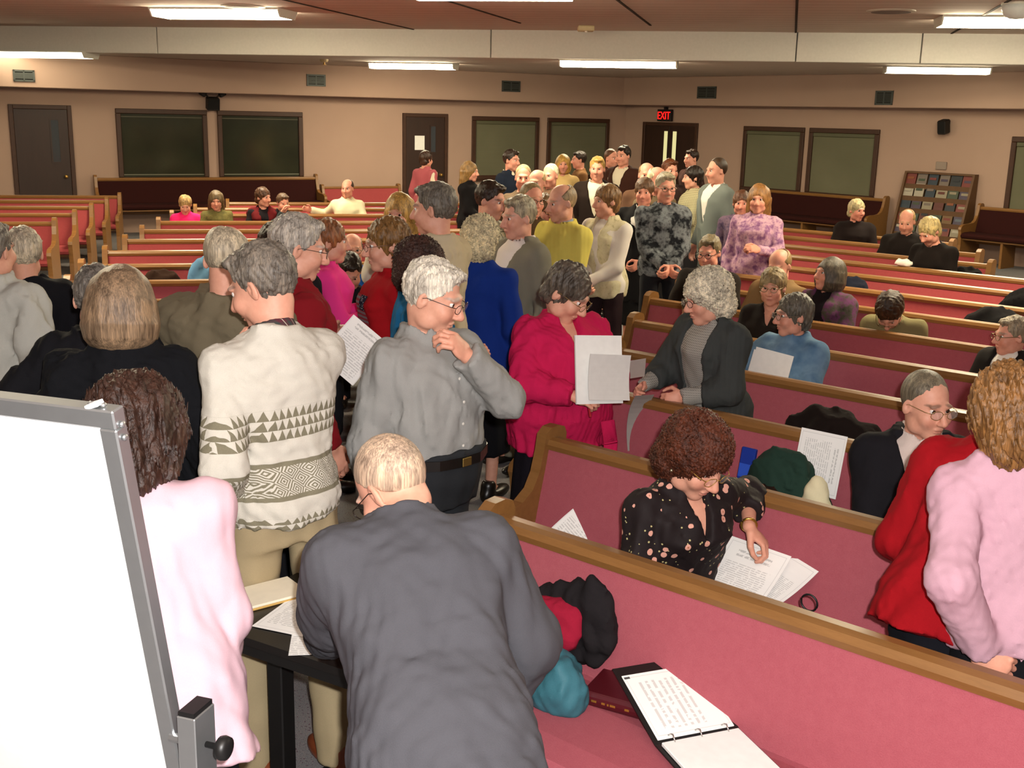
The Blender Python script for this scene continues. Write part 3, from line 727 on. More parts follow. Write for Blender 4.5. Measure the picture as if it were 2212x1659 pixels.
    f.prof(J['pel'], Rt, zs, ws - .014, ds - .014, ys, .0)
    for nm in 'lr':
        sh, E, W_, o, sd = arms[nm]; f.cone(sh, E, .048 * s * g ** .5, .037 * s, .03); f.cone(E, W_, .036 * s, .024 * s, .02)
        f.cone(J['hip' + nm], J['kn' + nm], .072 * s * g ** .5, .05 * s, .03); f.cone(J['kn' + nm], J['an' + nm], .048 * s, .034 * s, .02)
        f.cone(J['an' + nm], J['an' + nm] + np.array([0, -.12, -.045]), .03, .022, .02)
    f.cone(J['nb'] + np.array([0, 0, -.06]) * s, J['hc'] + J['Rh'] @ np.array([0, .03, -.05]), .052 * s, .05 * s, .03)
    v, q = f.mesh(); parts.append((v, q, np.tile(sk, (len(v), 1))))
    # head, in its own frame
    Rh, hc_, hsc = J['Rh'], J['hc'], J['hs']; nl = Rh.T @ (J['nb'] - hc_) / hsc; nl2 = Rh.T @ (T((0, .012 - hunch * .4, .44)) - hc_) / hsc
    lo = np.minimum([-.11, -.15, -.14], nl2 - .07); hi = np.maximum([.11, .14, .15], nl2 + .07)
    f = Fld(lo, hi, hf)
    jw = .94 if fem else 1.0
    f.ell((0, .016, .034), (.076, .096, .094), k=0).ell((0, -.028, -.035), (.063 * jw, .068, .082), k=.03).ell((0, -.066, -.098), (.028 * jw, .024, .02), k=.025)
    for x in (-1, 1):
        f.ell((x * .038, -.062, -.026), (.028, .03, .03), k=.02).ell((x * .05 * jw, -.015, -.07), (.022, .035, .03), k=.02)
        f.ell((x * .031, -.1, .012), (.018, .014, .012), k=.014, op='s')
        Re = rz(x * -22) @ rx(8); f.ell((x * .079, .012, -.004), (.0085, .019, .032), Re, k=.006).ell((x * .084, .005, .004), (.006, .009, .016), Re, k=.004, op='s')
    f.ell((0, -.083, .031), (.05, .015, .011), k=.018).cone((0, -.092, .016), (0, -.117, -.026), .0095, .0145, .012)
    for x in (-1, 1): f.ell((x * .0115, -.105, -.032), (.0095, .011, .0085), k=.006)
    f.ell((0, -.094, -.059), (.022, .009, .0055), k=.004).ell((0, -.0915, -.070), (.019, .009, .006), k=.004)
    f.ell((0, -.1, -.0645), (.021, .006, .0014), k=.003, op='s')
    f.cone((0, .028, -.055), nl, .048 if fem else .053, .051 if fem else .056, .024).cone(nl, nl2, .054, .072, .02)
    v, q = f.mesh(); v = relax(v, q, 1, .4)
    c = np.tile(sk, (len(v), 1)); hcol = np.array(hx(brow or hc))
    def blend(m, col): c[:] = c * (1 - m[:, None]) + np.array(col) * m[:, None]
    X, Y, Z = v.T; fr = Y < -.05
    blend(.35 * np.exp(-(((np.abs(X) - .042) / .022) ** 2 + ((Z + .03) / .025) ** 2)) * fr, sk * np.array([1, .62, .58]))
    blend(.35 * np.exp(-((X / .014) ** 2 + ((Z + .025) / .018) ** 2)) * (Y < -.1), sk * np.array([1, .62, .58]))
    blend(np.clip(.9 - ((X / .025) ** 2 + ((Z + .0645) / .0125) ** 2), 0, .75) * (Y < -.07), np.array(hx('#a34a48' if fem else '#a85f52')))
    blend(np.clip(1.3 - (((np.abs(X) - .033) / .024) ** 2 + ((Z - .035 + .25 * (np.abs(X) - .033)) / .006) ** 2), 0, .8) * fr, hcol * .75)
    if mous: blend(np.clip(1.4 - ((X / .032) ** 2 + ((Z + .047) / .01) ** 2), 0, .85) * (Y < -.06), np.array(hx(mous)))
    vw = hc_ + (v * hsc) @ Rh.T; parts.append((vw, q, c))
    # hands
    hd = min(.0085, max(.0038, dist * .00095))
    for nm in 'lr':
        sh, E, W_, o, sd = arms[nm]; yv = unit(o['dir']); zv = np.array(o['nrm'], float); zv = unit(zv - yv * (zv @ yv)); xv = np.cross(yv, zv); R = np.stack([xv, yv, zv], 1)
        el = R.T @ (E - W_); fa = el * .55; k_ = s
        f = Fld(np.minimum([-.09, -.03, -.13], fa - .05), np.maximum([.09, .215, .06], fa + .05), hd)
        f.cone((0, 0, 0), fa, .0265 * s, .034 * s, .0).ell((0, .052, -.002), (.041, .056, .0165), k=.02)
        cu = o['curl']; tb = sd
        for i, (x, l) in enumerate(((-.030, .062), (-.0105, .078), (.0105, .084), (.030, .075))):
            x *= tb; p = np.array([x, .088 + .006 * (i in (1, 2)), -.002]); an = cu * (.9 + .08 * (3 - i)); dx = x * (.35 + o['spread'] * 6)
            for j, (fr_, r0, r1) in enumerate(((.46, .0095, .0088), (.31, .0088, .008), (.23, .008, .0068))):
                e = p + np.array([dx * fr_ * .5, math.cos(an), -math.sin(an)]) * l * fr_ * 1.08; f.cone(p, e, max(r0, hd * 1.15), max(r1, hd * 1.05), .004); p = e; an += cu * (1.15 if j == 0 else .8)
        p0 = np.array([tb * .030, .022, -.006]); p1 = p0 + np.array([tb * (.026 + .012 * o['thumb']), .032, -.014 - .012 * cu]); p2 = p1 + np.array([tb * (.012 * o['thumb'] - .012 * cu), .03, -.008 - .012 * cu]); p3 = p2 + np.array([-tb * .01 * cu, .022, -.004])
        f.cone(p0, p1, .016, .0115, .014).cone(p1, p2, .0115, .0098, .004).cone(p2, p3, .0098, .008, .003)
        v, q = f.mesh(); v = relax(v, q, 1, .3); c = np.tile(sk * np.array([1.0, .92, .9]), (len(v), 1))
        parts.append((W_ + (v * k_) @ R.T, q, c)); o['R'] = R; o['W'] = W_
    v, q, c = join(parts); mesh('body', v, q, M_SKIN, t, True, col=c)
    # eyes when the face can be seen
    ang = (face + hy + 180) % 360 - 180; view = math.degrees(math.atan2(pos[0], pos[1])); rel = abs((ang + view + 180) % 360 - 180)
    if rel < 125:
        for x in (-1, 1):
            e = link('eye', EYE, t); R4 = Matrix(Rh.tolist()).to_4x4(); e.matrix_local = Matrix.Translation((hc_ + Rh @ np.array([x * .031, -.0765, .0125]) * hsc).tolist()) @ R4 @ Matrix.Scale(.0122 * hsc, 4)
    # ---- hair
    if hair != 'none':
        f = Fld((-.16, -.15, -.30 if hair == 'long' else -.19), (.16, .19, .20), hf * (1.0 if dist > 4 else 1.15)); curl = 0; hm = M_HAIR
        line = lambda c0, a=.73, b=.68: (lambda X, Y, Z: c0 - (a * Y + b * Z) + 0 * X)
        if hair in ('short', 'thin', 'bald', 'crop'):
            th = {'short': .009, 'thin': .006, 'bald': .0065, 'crop': .005}[hair]
            f.ell((0, .0265, .0385), (.076 + th * .9, .0955 + th * .6, .0925 + th * .95), k=0)
            f.fn(line({'short': -.004, 'thin': .018, 'bald': .01, 'crop': .006}[hair])); f.fn(lambda X, Y, Z: -.082 - Z + 0 * X + 0 * Y)
            for x in (-1, 1): f.ell((x * .088, .004, -.03), (.03, .032, .05), k=.008, op='s')
            if hair == 'bald': f.ell((0, -.02, .115), (.072, .1, .085), k=.012, op='s')
            if hair == 'short': f.ell((.01, -.045, .106), (.055, .036, .019), k=.02)
            f.folds(.0008 if hair != 'short' else .0045, 130, 3); (f.folds(.003, 260, 8, (1, .5, .5), 1) if hair == 'short' else None)
        elif hair == 'bob':
            f.ell((0, .022, .01), (.105, .118, .13), k=0).prof((0, .024, 0), np.eye(3), [-.128, -.115, -.095, -.05, .02], [.07, .092, .108, .117, .1], [.06, .085, .102, .112, .1], [.004, .0, 0, 0, 0], .02, 2.2)
            f.ell((0, -.115, -.045), (.066, .085, .098), k=.012, op='s'); f.folds(.0025, 60, 5, (1, 1, .12))
        elif hair == 'curly':
            f.ell((0, .02, .045), (.104, .118, .108), k=0).ell((0, .055, -.045), (.095, .078, .075), k=.03); curl = .011; hm = M_CURL
            f.ell((0, -.115, -.04), (.064, .08, .088), k=.012, op='s')
        elif hair == 'wavy':
            f.ell((0, .025, .02), (.108, .122, .128), k=0).ell((0, .05, -.08), (.098, .085, .085), k=.04); hm = M_HAIR
            f.ell((0, -.115, -.045), (.064, .08, .095), k=.012, op='s'); f.folds(.013, 75, 11, (1, 1, .55), 1)
        elif hair == 'long':
            f.ell((0, .022, .02), (.1, .114, .122), k=0).prof((0, .045, 0), np.eye(3), [-.26, -.2, -.1, 0], [.075, .105, .11, .1], [.04, .06, .075, .09], [.03, .02, .01, 0], .03)
            f.ell((0, -.115, -.06), (.058, .08, .11), k=.012, op='s'); f.folds(.005, 60, 5, (1, 1, .2))
        elif hair == 'pixie':
            f.ell((0, .02, .036), (.09, .109, .107), k=0).ell((0, .06, -.05), (.072, .05, .05), k=.03); f.ell((0, -.115, -.035), (.06, .075, .085), k=.012, op='s')
            f.fn(line(-.035)); f.folds(.007, 120, 4)
            for x in (-1, 1): f.ell((x * .09, .002, -.025), (.026, .024, .03), k=.008, op='s')
        if curl: f.folds(curl, 150, 7, (1, 1, 1), 1)
        v, q = f.mesh()
        if len(v):
            v = relax(v, q, 1, .35); hcl = np.array(hx(hc)); r = np.random.RandomState(abs(hash(key)) % 1000)
            mesh('hair', hc_ + (v * hsc) @ Rh.T, q, hm, t, True, col=np.tile(hcl, (len(v), 1)))
    # ---- clothes
    for ti, tp in enumerate(tops):
        cfg = dict(name='shirt', c='#888888', t=.014, hem=-.1, flare=0.0, sleeve=1.0, v=None, fold=.0085, arm=1.0, freq=27, drop=0, neck=.0)
        cfg.update(tp); th = cfg['t']; m_ = cloth(cfg['c']) if isinstance(cfg['c'], str) else cfg['c']
        z0 = cfg['hem'] * s; pts = [p for a in arms.values() for p in a[:3]] + [T((sx * .2 * g, sy * (.2 + belly), z)) for sx in (-1, 1) for sy in (-1, 1) for z in (cfg['hem'], .5)]
        pts = np.array(pts); f = Fld(pts.min(0) - .1, pts.max(0) + .1, h)
        zz = np.array([z0] + [z for z in zs if z > z0 + .02 * s] + [zs[-1] + .012 + cfg['neck']]); fl_ = cfg['flare'] * np.clip((.1 * s - zz) / .5, 0, 2)
        wi = np.interp(zz, zs, ws) + th + fl_; di = np.interp(zz, zs, ds) + th + fl_; yi = np.interp(zz, zs, ys)
        f.prof(J['pel'], Rt, zz, wi, di, yi, 0)
        for nm in 'lr':
            sh, E, W_, o, sd = arms[nm]; u_ = .047 * s * cfg['arm'] * g ** .5 + th; e_ = .041 * s * cfg['arm'] * g ** .4 + th; w_ = .030 * s * cfg['arm'] + th * .8
            f.cone(T((sd * .085, .012 - hunch * .3, .425)), sh, .05 * s + th, u_, .04)
            if cfg['sleeve'] > .55:
                e2 = E + (W_ - E) * min(1.0, (cfg['sleeve'] - .5) * 2); f.cone(sh, E, u_, e_, .035)
                d_ = unit(e2 - E); L_ = np.linalg.norm(e2 - E); wr = e_ + (w_ - e_) * min(1.0, (cfg['sleeve'] - .5) * 2)
                def sl(X, Y, Z, E=E, d_=d_, L_=L_, wr=wr, e_=e_):
                    x, y, z = X - E[0], Y - E[1], Z - E[2]; tt = x * d_[0] + y * d_[1] + z * d_[2]; tc_ = np.clip(tt, 0, L_)
                    return np.maximum(np.sqrt((x - tc_ * d_[0]) ** 2 + (y - tc_ * d_[1]) ** 2 + (z - tc_ * d_[2]) ** 2) - (e_ + (wr - e_) * tc_ / L_), tt - L_)
                f.put(np.minimum(E, e2) - e_, np.maximum(E, e2) + e_, sl, .02)
            elif cfg['sleeve'] > 0: f.cone(sh, sh + (E - sh) * cfg['sleeve'] * 2, u_, e_ + .006, .035)
        if cfg['fold']: f.folds(cfg['fold'], cfg['freq'], 17 + ti + len(label), (1, 1, .45), 0); (f.folds(cfg['fold'] * .45, cfg['freq'] * 2.3, 40 + len(label), (1, 1, .5), 1) if h < .013 else None)
        nd = unit(J['hc'] - J['nb'])
        if cfg['neck'] <= 0: f.cone(J['nb'] + nd * .012, J['nb'] + nd * .16, .062 * s, .085 * s, .006, 's')
        if cfg['v']:
            dep, wid = cfg['v'][:2]; zt_ = .53 * s; zb_ = (.46 - dep) * s; cut = cfg['v'][2] if len(cfg['v']) > 2 else -.02
            def vee(X, Y, Z):
                x, y, z = X - J['pel'][0], Y - J['pel'][1], Z - J['pel'][2]; q = [Rt[0, i] * x + Rt[1, i] * y + Rt[2, i] * z for i in range(3)]
                return np.maximum(np.abs(q[0]) - wid * s * np.clip((q[2] - zb_) / (zt_ - zb_), 0, 1) ** .8 - (.0 if dep < .5 else .03) * (q[2] > zb_), np.maximum(q[1] + (-cut), zb_ - q[2]))
            f.put(pts.min(0), pts.max(0), vee, .006, 's')
        v, q = f.mesh(); v = relax(v, q, 1, .4)
        if len(v): mesh(cfg['name'], v, q, m_, t, True)
    if bottom:
        kind = bottom[0]; m_ = cloth(bottom[1]) if isinstance(bottom[1], str) else bottom[1]
        lp = legpts; f = Fld(np.minimum(lp.min(0), J['pel']) - .26, np.maximum(lp.max(0), J['pel']) + .22, max(h, .011))
        hemmax = max([tp.get('hem', -.1) for tp in tops] or [.1]); tuck = hemmax > 0; zt_w = .1 if tuck else min(.04, hemmax + .05)
        zc = np.linspace(-.13, max(zt_w, -.09), 5) * s; et = .034 if tuck else -.004; wi = np.interp(zc, zs, ws) + et; di = np.interp(zc, zs, ds) + et; yi = np.interp(zc, zs, ys)
        f.prof(J['pel'], rx(lean * .4) if not sit else np.eye(3), zc, wi, di, yi, 0)
        if kind == 'trousers':
            for nm in 'lr':
                f.cone(J['hip' + nm], J['kn' + nm], .088 * s * g ** .6, .07 * s, .04); f.cone(J['kn' + nm], J['an' + nm] + np.array([0, 0, -.02]), .068 * s, .062 * s, .025)
            f.folds(.006, 24, 5, (1, 1, .5)); f.fn(lambda X, Y, Z: .05 - Z + 0 * X + 0 * Y)
        else:
            hem = bottom[2]
            if sit:
                for nm in 'lr': f.cone(J['hip' + nm], J['kn' + nm], .1 * s, .085 * s, .06); f.cone(J['kn' + nm], J['an' + nm] + np.array([0, 0, .1]), .085 * s, .08 * s, .03)
            else:
                zk = np.array([hem - J['pel'][2], -.25 * s, -.1 * s, .02]); f.prof(J['pel'], np.eye(3), zk, np.array([.2, .185, .172, .15]) * s * g ** .8, np.array([.165, .15, .125, .1]) * s * g ** .8, np.array([.01, .01, .01, .0]), .03, 2.2)
            f.folds(.007, 22, 9, (1, 1, .15))
        v, q = f.mesh(); v = relax(v, q, 1, .4); mesh(kind, v, q, m_, t, True)
    if shoes:
        for nm in 'lr':
            a = J['an' + nm]; o = link('shoe', shoe_mesh(shoes), t); o.location = (a[0], a[1], 0); o.rotation_euler.z = math.radians(8 if nm == 'l' else -8)
    if collar:
        nd = unit(J['hc'] - J['nb']); ccfg = collar if isinstance(collar, tuple) else (collar, .05)
        f = Fld(J['nb'] - .13, J['nb'] + .15, min(h, .007)); a0 = J['nb'] - nd * .03; b0 = J['nb'] + nd * ccfg[1]
        f.cone(a0, b0, .082 * s, .066 * s, 0); pa = b0 - nd * .012
        f.fn(lambda X, Y, Z: (X - pa[0]) * nd[0] + (Y - pa[1]) * nd[1] + (Z - pa[2]) * nd[2])
        f.cone(J['nb'] - nd * .02, J['nb'] + nd * .2, .058 * s, .058 * s, 0, 's')
        Rc = Rt
        f.put(J['nb'] - .13, J['nb'] + .15, lambda X, Y, Z: np.maximum(np.abs(X - J['nb'][0]) - .02 - .25 * np.maximum(0, Z - J['nb'][2]), (Y - J['nb'][1]) + .03), .004, 's')
        v, q = f.mesh()
        if len(v): mesh('collar', relax(v, q, 1, .3), q, cloth(ccfg[0]) if isinstance(ccfg[0], str) else ccfg[0], t, True)
    hf2w = lambda p: hc_ + Rh @ (np.array(p, float) * hsc)
    if glasses:
        mb = MB(); r_g = max(.0013, dist * .0003)
        for x in (-1, 1):
            mb.tube([hf2w((x * .034 + .0235 * math.cos(a) * (1 + .08 * math.sin(2 * a)), -.1125 + .007 * abs(math.cos(a)) * (1 if math.cos(a) * x > 0 else 0), .008 + .0175 * math.sin(a))) for a in np.linspace(0, 2 * math.pi, 17)[:-1]], r_g, 6, True)
            mb.tube([hf2w(p) for p in ((x * .057, -.106, .014), (x * .071, -.085, .014), (x * .083, .0, .012), (x * .083, .022, .0))], r_g, 6)
        mb.tube([hf2w(p) for p in ((-.011, -.1135, .013), (0, -.1165, .016), (.011, -.1135, .013))], r_g, 6)
        gl = mb.build('glasses', plain(glasses, .3, .6, .5, 'spectacle'), t, True)
        if dist < 7 and rel < 125:
            for x in (-1, 1):
                ln_ = [hf2w((x * .034 + .0225 * math.cos(a), -.112, .008 + .0168 * math.sin(a))) for a in np.linspace(0, 2 * math.pi, 15)[:-1]]; bk_ = [hf2w((x * .034 + .0225 * math.cos(a), -.1108, .008 + .0168 * math.sin(a))) for a in np.linspace(0, 2 * math.pi, 15)[:-1]]
                mesh('lens', ln_ + bk_, [tuple(range(14)), tuple(range(27, 13, -1))] + [(i, (i + 1) % 14, 14 + (i + 1) % 14, 14 + i) for i in range(14)], M_LENS, gl)
    if earring:
        for x in (-1, 1): MB().lathe([(.001, .005), (.0055, .002), (.0055, -.003), (.001, -.006)], hf2w((x * .084, .006, -.038)), 8).build('earring', plain(earring, .2, .6, .8), t, True)
    return PEOPLE[key]
def lensmat():
    n = N('lens', .03, .6); n.color(hx('#c9ccd0')); n.b.inputs['Alpha'].default_value = .10; return n.m
M_LENS = lensmat()
SHOES = {}
def shoe_mesh(c):
    if c in SHOES: return SHOES[c]
    f = Fld((-.07, -.23, -.02), (.07, .1, .14), .011)
    f.ell((0, -.1, .035), (.045, .11, .038), k=0).ell((0, .035, .045), (.038, .05, .045), k=.03).cone((0, .03, .05), (0, .025, .1), .042, .045, .02)
    f.fn(lambda X, Y, Z: .004 - Z + 0 * X + 0 * Y); v, q = f.mesh()
    o = mesh('shoe', v, q, plain(c, .35, .5, name='leather'), None, True); me = o.data; bpy.data.objects.remove(o); SHOES[c] = me; return me
def at_person(key, p):
    P = PEOPLE[key]; w_ = rz(P['face']) @ np.array(p, float); return np.array([P['pos'][0] + w_[0], P['pos'][1] + w_[1], w_[2]])
# ------------------------------------------------------------------ patterned cloths
def nordic():
    n = N('nordic_knit', .95, .1); x, y, z = n.xyz(); a = x * 1.0 + y * .8; f = n.noise(500, 2.0); g = n.noise(9, 3.0)
    cream = n.mix(f * .5 + g * .5, hx('#c4bfb2'), hx('#ddd9ce')); olive = n.mix(f, hx('#6f6a58'), hx('#8f8973')); tot = None
    tri = ((a * 38.0).frac() - .5).abs() * 2.0
    for z0, z1, kind in ((1.215, 1.315, 0), (1.03, 1.145, 1), (.915, .975, 0)):
        b = (z - z0) / (z1 - z0); inb = n.band(z, z0, z1, .002)
        if kind == 0: m = tri.gt((b * 3.0).frac())
        else:
            dia = (((a * 17.0).frac() - .5).abs() * 2.0 + ((b * 2.0).frac() - .5).abs() * 2.0); m = (dia * 3.0).frac().gt(.5).mx(b.lt(.12)).mx(b.gt(.88))
        m = m * inb; tot = m if tot is None else tot.mx(m)
    n.color(n.mix(tot, cream, olive)); n.bump(f + (z * 160.0).sin() * .25, .5, .004); return n.m
def knit(name, c, rib=150.0, st=.45):
    n = N(name, .95, .1); x, y, z = n.xyz(); f = n.noise(380, 2.0); g = n.noise(8, 3.0); a = hx(c)
    n.color(n.mix(f * .4 + g * .6, tuple(v * .86 for v in a), tuple(min(1, v * 1.12) for v in a))); n.bump(f * .6 + ((x + y) * rib).sin() * .35 + g, st, .004); return n.m
def blotch(name, cols, sc, th=.45, base=None):
    n = N(name, .9, .15); v = n.voro(sc); w_ = n.noise(sc * .8, 3.0); k = n.noise(sc * 2.2, 2.0)
    c = n.ramp(w_ * .7 + k * .3, [(i / (len(cols) - 1) * .5 + .25, hx(q)) for i, q in enumerate(cols)])
    if base: c = n.mix(v.gt(th), c, hx(base))
    n.color(c); n.bump(k, .2, .004); return n.m
def flowers(name, base, petal, leaf, sc):
    n = N(name, .75, .25); v = n.voro(sc); co = n.voro(sc, out='Color'); w_ = n.noise(60, 2.0); pick = n.xyz(co)[0]
    b = n.mix(n.noise(3.0, 2.0), hx(base), tuple(x * 1.9 for x in hx(base)))
    lf = n.mix(n.voro(sc * 1.7).lt(.16) * n.noise(5.0, 1.0).gt(.5), b, hx(leaf))
    n.color(n.mix((v + w_ * .16 - .08).lt(.30) * pick.gt(.55), lf, n.mix(v.lt(.09), hx(petal), hx('#b06a4a')))); n.bump(w_, .2, .003); return n.m
def checks(name, cols, sc):
    n = N(name, .92, .1); x, y, z = n.xyz(); a = ((x + y) * sc).frac().gt(.5); b = (z * sc).frac().gt(.5); f = n.noise(60, 2.0)
    n.color(n.mix(a, n.mix(b, hx(cols[0]), hx(cols[1])), n.mix(b, hx(cols[1]), hx(cols[2])))); n.bump(f, .2, .003); return n.m
def plaid(name, base, c1, c2, sc):
    n = N(name, .9, .15); x, y, z = n.xyz(); a = x + y
    w1 = n.band((a * sc).frac(), .1, .45, .05); w2 = n.band((z * sc).frac(), .1, .45, .05); w3 = n.band((a * sc).frac(), .7, .76, .02).mx(n.band((z * sc).frac(), .7, .76, .02))
    n.color(n.mix(w3, n.mix(w1 * .6 + w2 * .4, hx(base), hx(c1)), hx(c2))); return n.m
M_NORDIC = nordic(); M_PINKKNIT = knit('pink_knit', '#d6b3be', 60, .2); M_MAGENTA = knit('magenta_knit', '#c21f50', 190, .5); M_CHARCOAL = knit('charcoal_knit', '#3e4140', 170, .5)
M_PINK2 = knit('rose_pink_knit', '#bf97a5', 60, .2); M_REDKNIT = knit('red_knit', '#93121a', 120, .3); M_YELLOW = knit('yellow_knit', '#d8c964', 150, .4)
M_FLORAL = flowers('black_floral', '#171011', '#d8a08e', '#b9b07c', 26); M_PURPLE = blotch('purple_print', ['#3d3142', '#8a5f86', '#c79fae', '#5b4660'], 22)
M_DKPUR = blotch('dark_purple_print', ['#2b2630', '#4d3f57', '#6e5a6a', '#2b2630'], 24); M_JACKETFL = blotch('flower_jacket', ['#262522', '#454238', '#62345a', '#34312a'], 24)
M_NAVPAT = blotch('patterned_black', ['#16171b', '#16171b', '#74787c', '#1c1d22'], 16); M_TWEED = checks('tweed_check', ('#7d785f', '#a39c7c', '#c1b993'), 55)
M_DOTS = checks('grey_dotted', ('#8a8780', '#a9a69e', '#66645f'), 90); M_PLAID = plaid('pale_plaid', '#d9cfae', '#8fa0a3', '#6b6a55', 9); M_REDPLAID = plaid('red_plaid', '#5b2f38', '#3d4440', '#c9c0ae', 22)
M_VEST = blotch('dotted_vest', ['#c9bf9a', '#d3caa8', '#c9bf9a', '#7e765a'], 30); M_CAMO = blotch('camouflage', ['#3c3a22', '#57522f', '#6b6238', '#2e2c1b'], 14)
M_DENIM = blotch('denim', ['#3f5b78', '#5878970'[:7], '#6f8ea8', '#4a6886'], 9)
def tp(c, name='shirt', **k): d = dict(c=c, name=name); d.update(k); return d
def jk(c, hem=-.22, v=(.32, .10), **k): d = dict(c=c, name='jacket', t=.034, hem=hem, v=v, freq=20, fold=.007); d.update(k); return d
RR = lambda k, o=.36: (D_R, Q_R, rowR(k) - o)
CC = lambda j, o=.40: (D_C, Q_C, rowC(j) - o)
BLK = '#15151a'
# ------------------------------------------------------------------ the queue in the aisle, from the left
person('p1', 'man in a light grey zip jacket cut off by the left edge, seen from behind', (-22, 478), 1.70, 165, hair='short', hc='#6f6a64', tops=[tp('#b9b8b0', 'jacket', t=.034, hem=-.06, arm=1.15, fold=.012)], ra=((.24, -.12, -.02), (.5, 1, 0), .5))
person('p2', 'white-haired person in black standing behind the light grey jacket', (47, 491), 1.62, 205, hair='short', hc='#b8ae9c', tops=[tp(BLK, 'coat', t=.028, hem=-.3)], vox=.014)
person('p3', 'grey-haired man in a black jacket, elbow out, half hidden by the bob haircut', (207, 573), 1.62, 192, hair='short', hc='#6d6863', la='akimbo', tops=[tp('#18181c', 'jacket', t=.03, hem=-.22)], ra='down')
person('p4', 'woman with a smooth blonde-brown bob and black coat, seen from behind', (262, 576), 1.68, 186, fem=True, hair='bob', hc='#86705a', hp=12, la=((.22, -.12, .02), (.6, 1, 0), .5), ra=((.22, -.12, .02), (.6, 1, 0), .5), tops=[tp('#131418', 'coat', t=.03, hem=-.46, flare=.05, fold=.012)], bottom=('skirt', '#101014', .35), hs=1.06)
person('p5', 'woman with wavy brown hair and pale pink sweater bending over the black table', (304, 826), 1.60, -172, fem=True, fat=1.02, lean=22, side=9, hair='wavy', hc='#35221b', hp=30, hy=-8, hs=1.06, ra=((.10, -.27, .02), (.3, .8, -.3), .6), la=((.12, -.34, .05), (.8, .2, -.4), .6),
       tops=[tp(M_PINKKNIT, 'sweater', t=.022, hem=-.2, flare=.05, sleeve=.9, fold=.009, freq=16)], bottom=('skirt', '#131318', .3))
person('p6', 'man in a cream patterned sweater and khaki trousers, hand at his chin', (537, 531), 1.81, -135, hair='short', hc='#6e675f', hp=24, hy=28, lean=4, la='pocket', ra=((.06, -.11, .42), (.6, -.5, -1), .8), collar=(M_REDPLAID, .06), legs=dict(l=(0, -.06), r=(0, .1)),
       tops=[tp(M_NORDIC, 'sweater', t=.022, hem=-.06, arm=1.0, fold=.009, freq=20)], bottom=('trousers', '#a39373'), shoes='#7a3d22')
person('p7', 'balding man in an olive tan jacket behind the cream sweater', (497, 488), 1.78, 172, hair='bald', hc='#b9ad97', hp=18, tops=[tp('#6f6551', 'jacket', t=.036, hem=-.12, arm=1.15, fold=.012)], bottom=('trousers', '#2c2f38'), la='hold', ra='hold')
person('p8', 'grey-haired man with glasses in a dark red shirt, facing right', (655, 466), 1.80, 120, hair='short', hc='#a8a29a', glasses='#4a4038', hy=-14, hp=14, tops=[tp('#7a141c', 'shirt', t=.022, hem=-.12)], collar=('#6d1018', .06), ra=((.25, -.05, -.10), (.4, 1, 0), .5), la=((.07, -.27, .2), (.6, .4, -.8), .7, dict(world=aty(722, 742, 4.85))))
person('p9', 'person in a hot pink top, mostly hidden behind the dark red shirt', (712, 474), 1.60, 100, fem=True, hair='pixie', hc='#8a5a3a', tops=[tp('#e83b8f', 'blouse', t=.02, hem=-.12)], ra='hold', la='hold')
person('p10', 'dark-haired person with glasses between the olive jacket and dark red shirt', (592, 484), 1.62, 20, hair='short', hc='#35281f', glasses='#14100e', tops=[tp('#1d1c20', 'jacket', t=.026)], skin=.85)
person('p11', 'woman in a red T-shirt with a flag print, facing left', (832, 471), 1.69, -70, fem=True, fat=1.05, hair='pixie', hc='#7c5b34', glasses='#6a4a3c', hp=8, hs=1.03, tops=[tp('#a3141c', 't_shirt', t=.016, hem=-.18, sleeve=.5)], bottom=('trousers', '#2b3a52'), la='down', ra='hold', earring='#c9a24a')
person('p12', 'blonde woman with a fringe looking towards the camera', (862, 419), 1.66, -12, fem=True, hair='long', hc='#b08c4e', hs=1.05, tops=[tp('#cfc6b4', 'blouse', t=.016)], ra='chin')
person('p13', 'tall man in a cream shirt with greying hair, facing left', (936, 396), 1.86, -118, hair='short', hc='#6a655c', hp=6, hy=14, tops=[tp('#c4b698', 'shirt', t=.024, hem=-.14, arm=1.12, fold=.011)], collar=('#c4b698', .045), bottom=('trousers', '#4a4438'), ra='chin', la='down')
person('p14', 'woman with curly dark hair and a teal blue jacket, facing away', (912, 521), 1.62, 100, fem=True, hair='curly', hc='#3c2620', glasses='#5a2f2a', earring='#c9a24a', tops=[tp('#ded8d2', 'blouse', t=.014), tp('#1f6a9a', 'jacket', t=.03, hem=-.2)], bottom=('trousers', '#2d3f57'), shoes='#cfcabf', la='hold', ra='hold', collar=('#ded8d2', .06))
person('p15', 'white-haired man in a grey shirt, hand on chin, looking down to the right', (957, 566), 1.71, 48, belly=.055, fat=1.04, hair='short', hc='#d9d3c6', brow='#b5aca0', glasses='#3d3232', hy=26, hp=20, skin=1.04, la=((.0, -.205, .445), (.7, -.25, -.8), .8, dict(nrm=np.array([.3, -.9, .3]))), ra='down',
       tops=[tp('#92928f', 'shirt', t=.018, hem=.045, arm=1.2, fold=.008)], collar=('#92928f', .05), bottom=('trousers', '#26282b'))
person('p16', 'white-haired woman in a royal blue top and black skirt, seen from behind', (1040, 471), 1.64, 160, fem=True, fat=1.08, hair='curly', hc='#c9bf9f', tops=[tp('#14307f', 'top', t=.02, hem=-.22, flare=.03)], bottom=('skirt', '#121216', .3))
person('p17', 'young man with dark hair in a pale plaid shirt, facing right', (1066, 393), 1.76, 62, hair='short', hc='#33241b', hp=12, tops=[tp(M_PLAID, 'shirt', t=.018, hem=-.12, sleeve=.5)], collar=(M_PLAID, .045), bottom=('trousers', '#4a4438'), skin=.95)
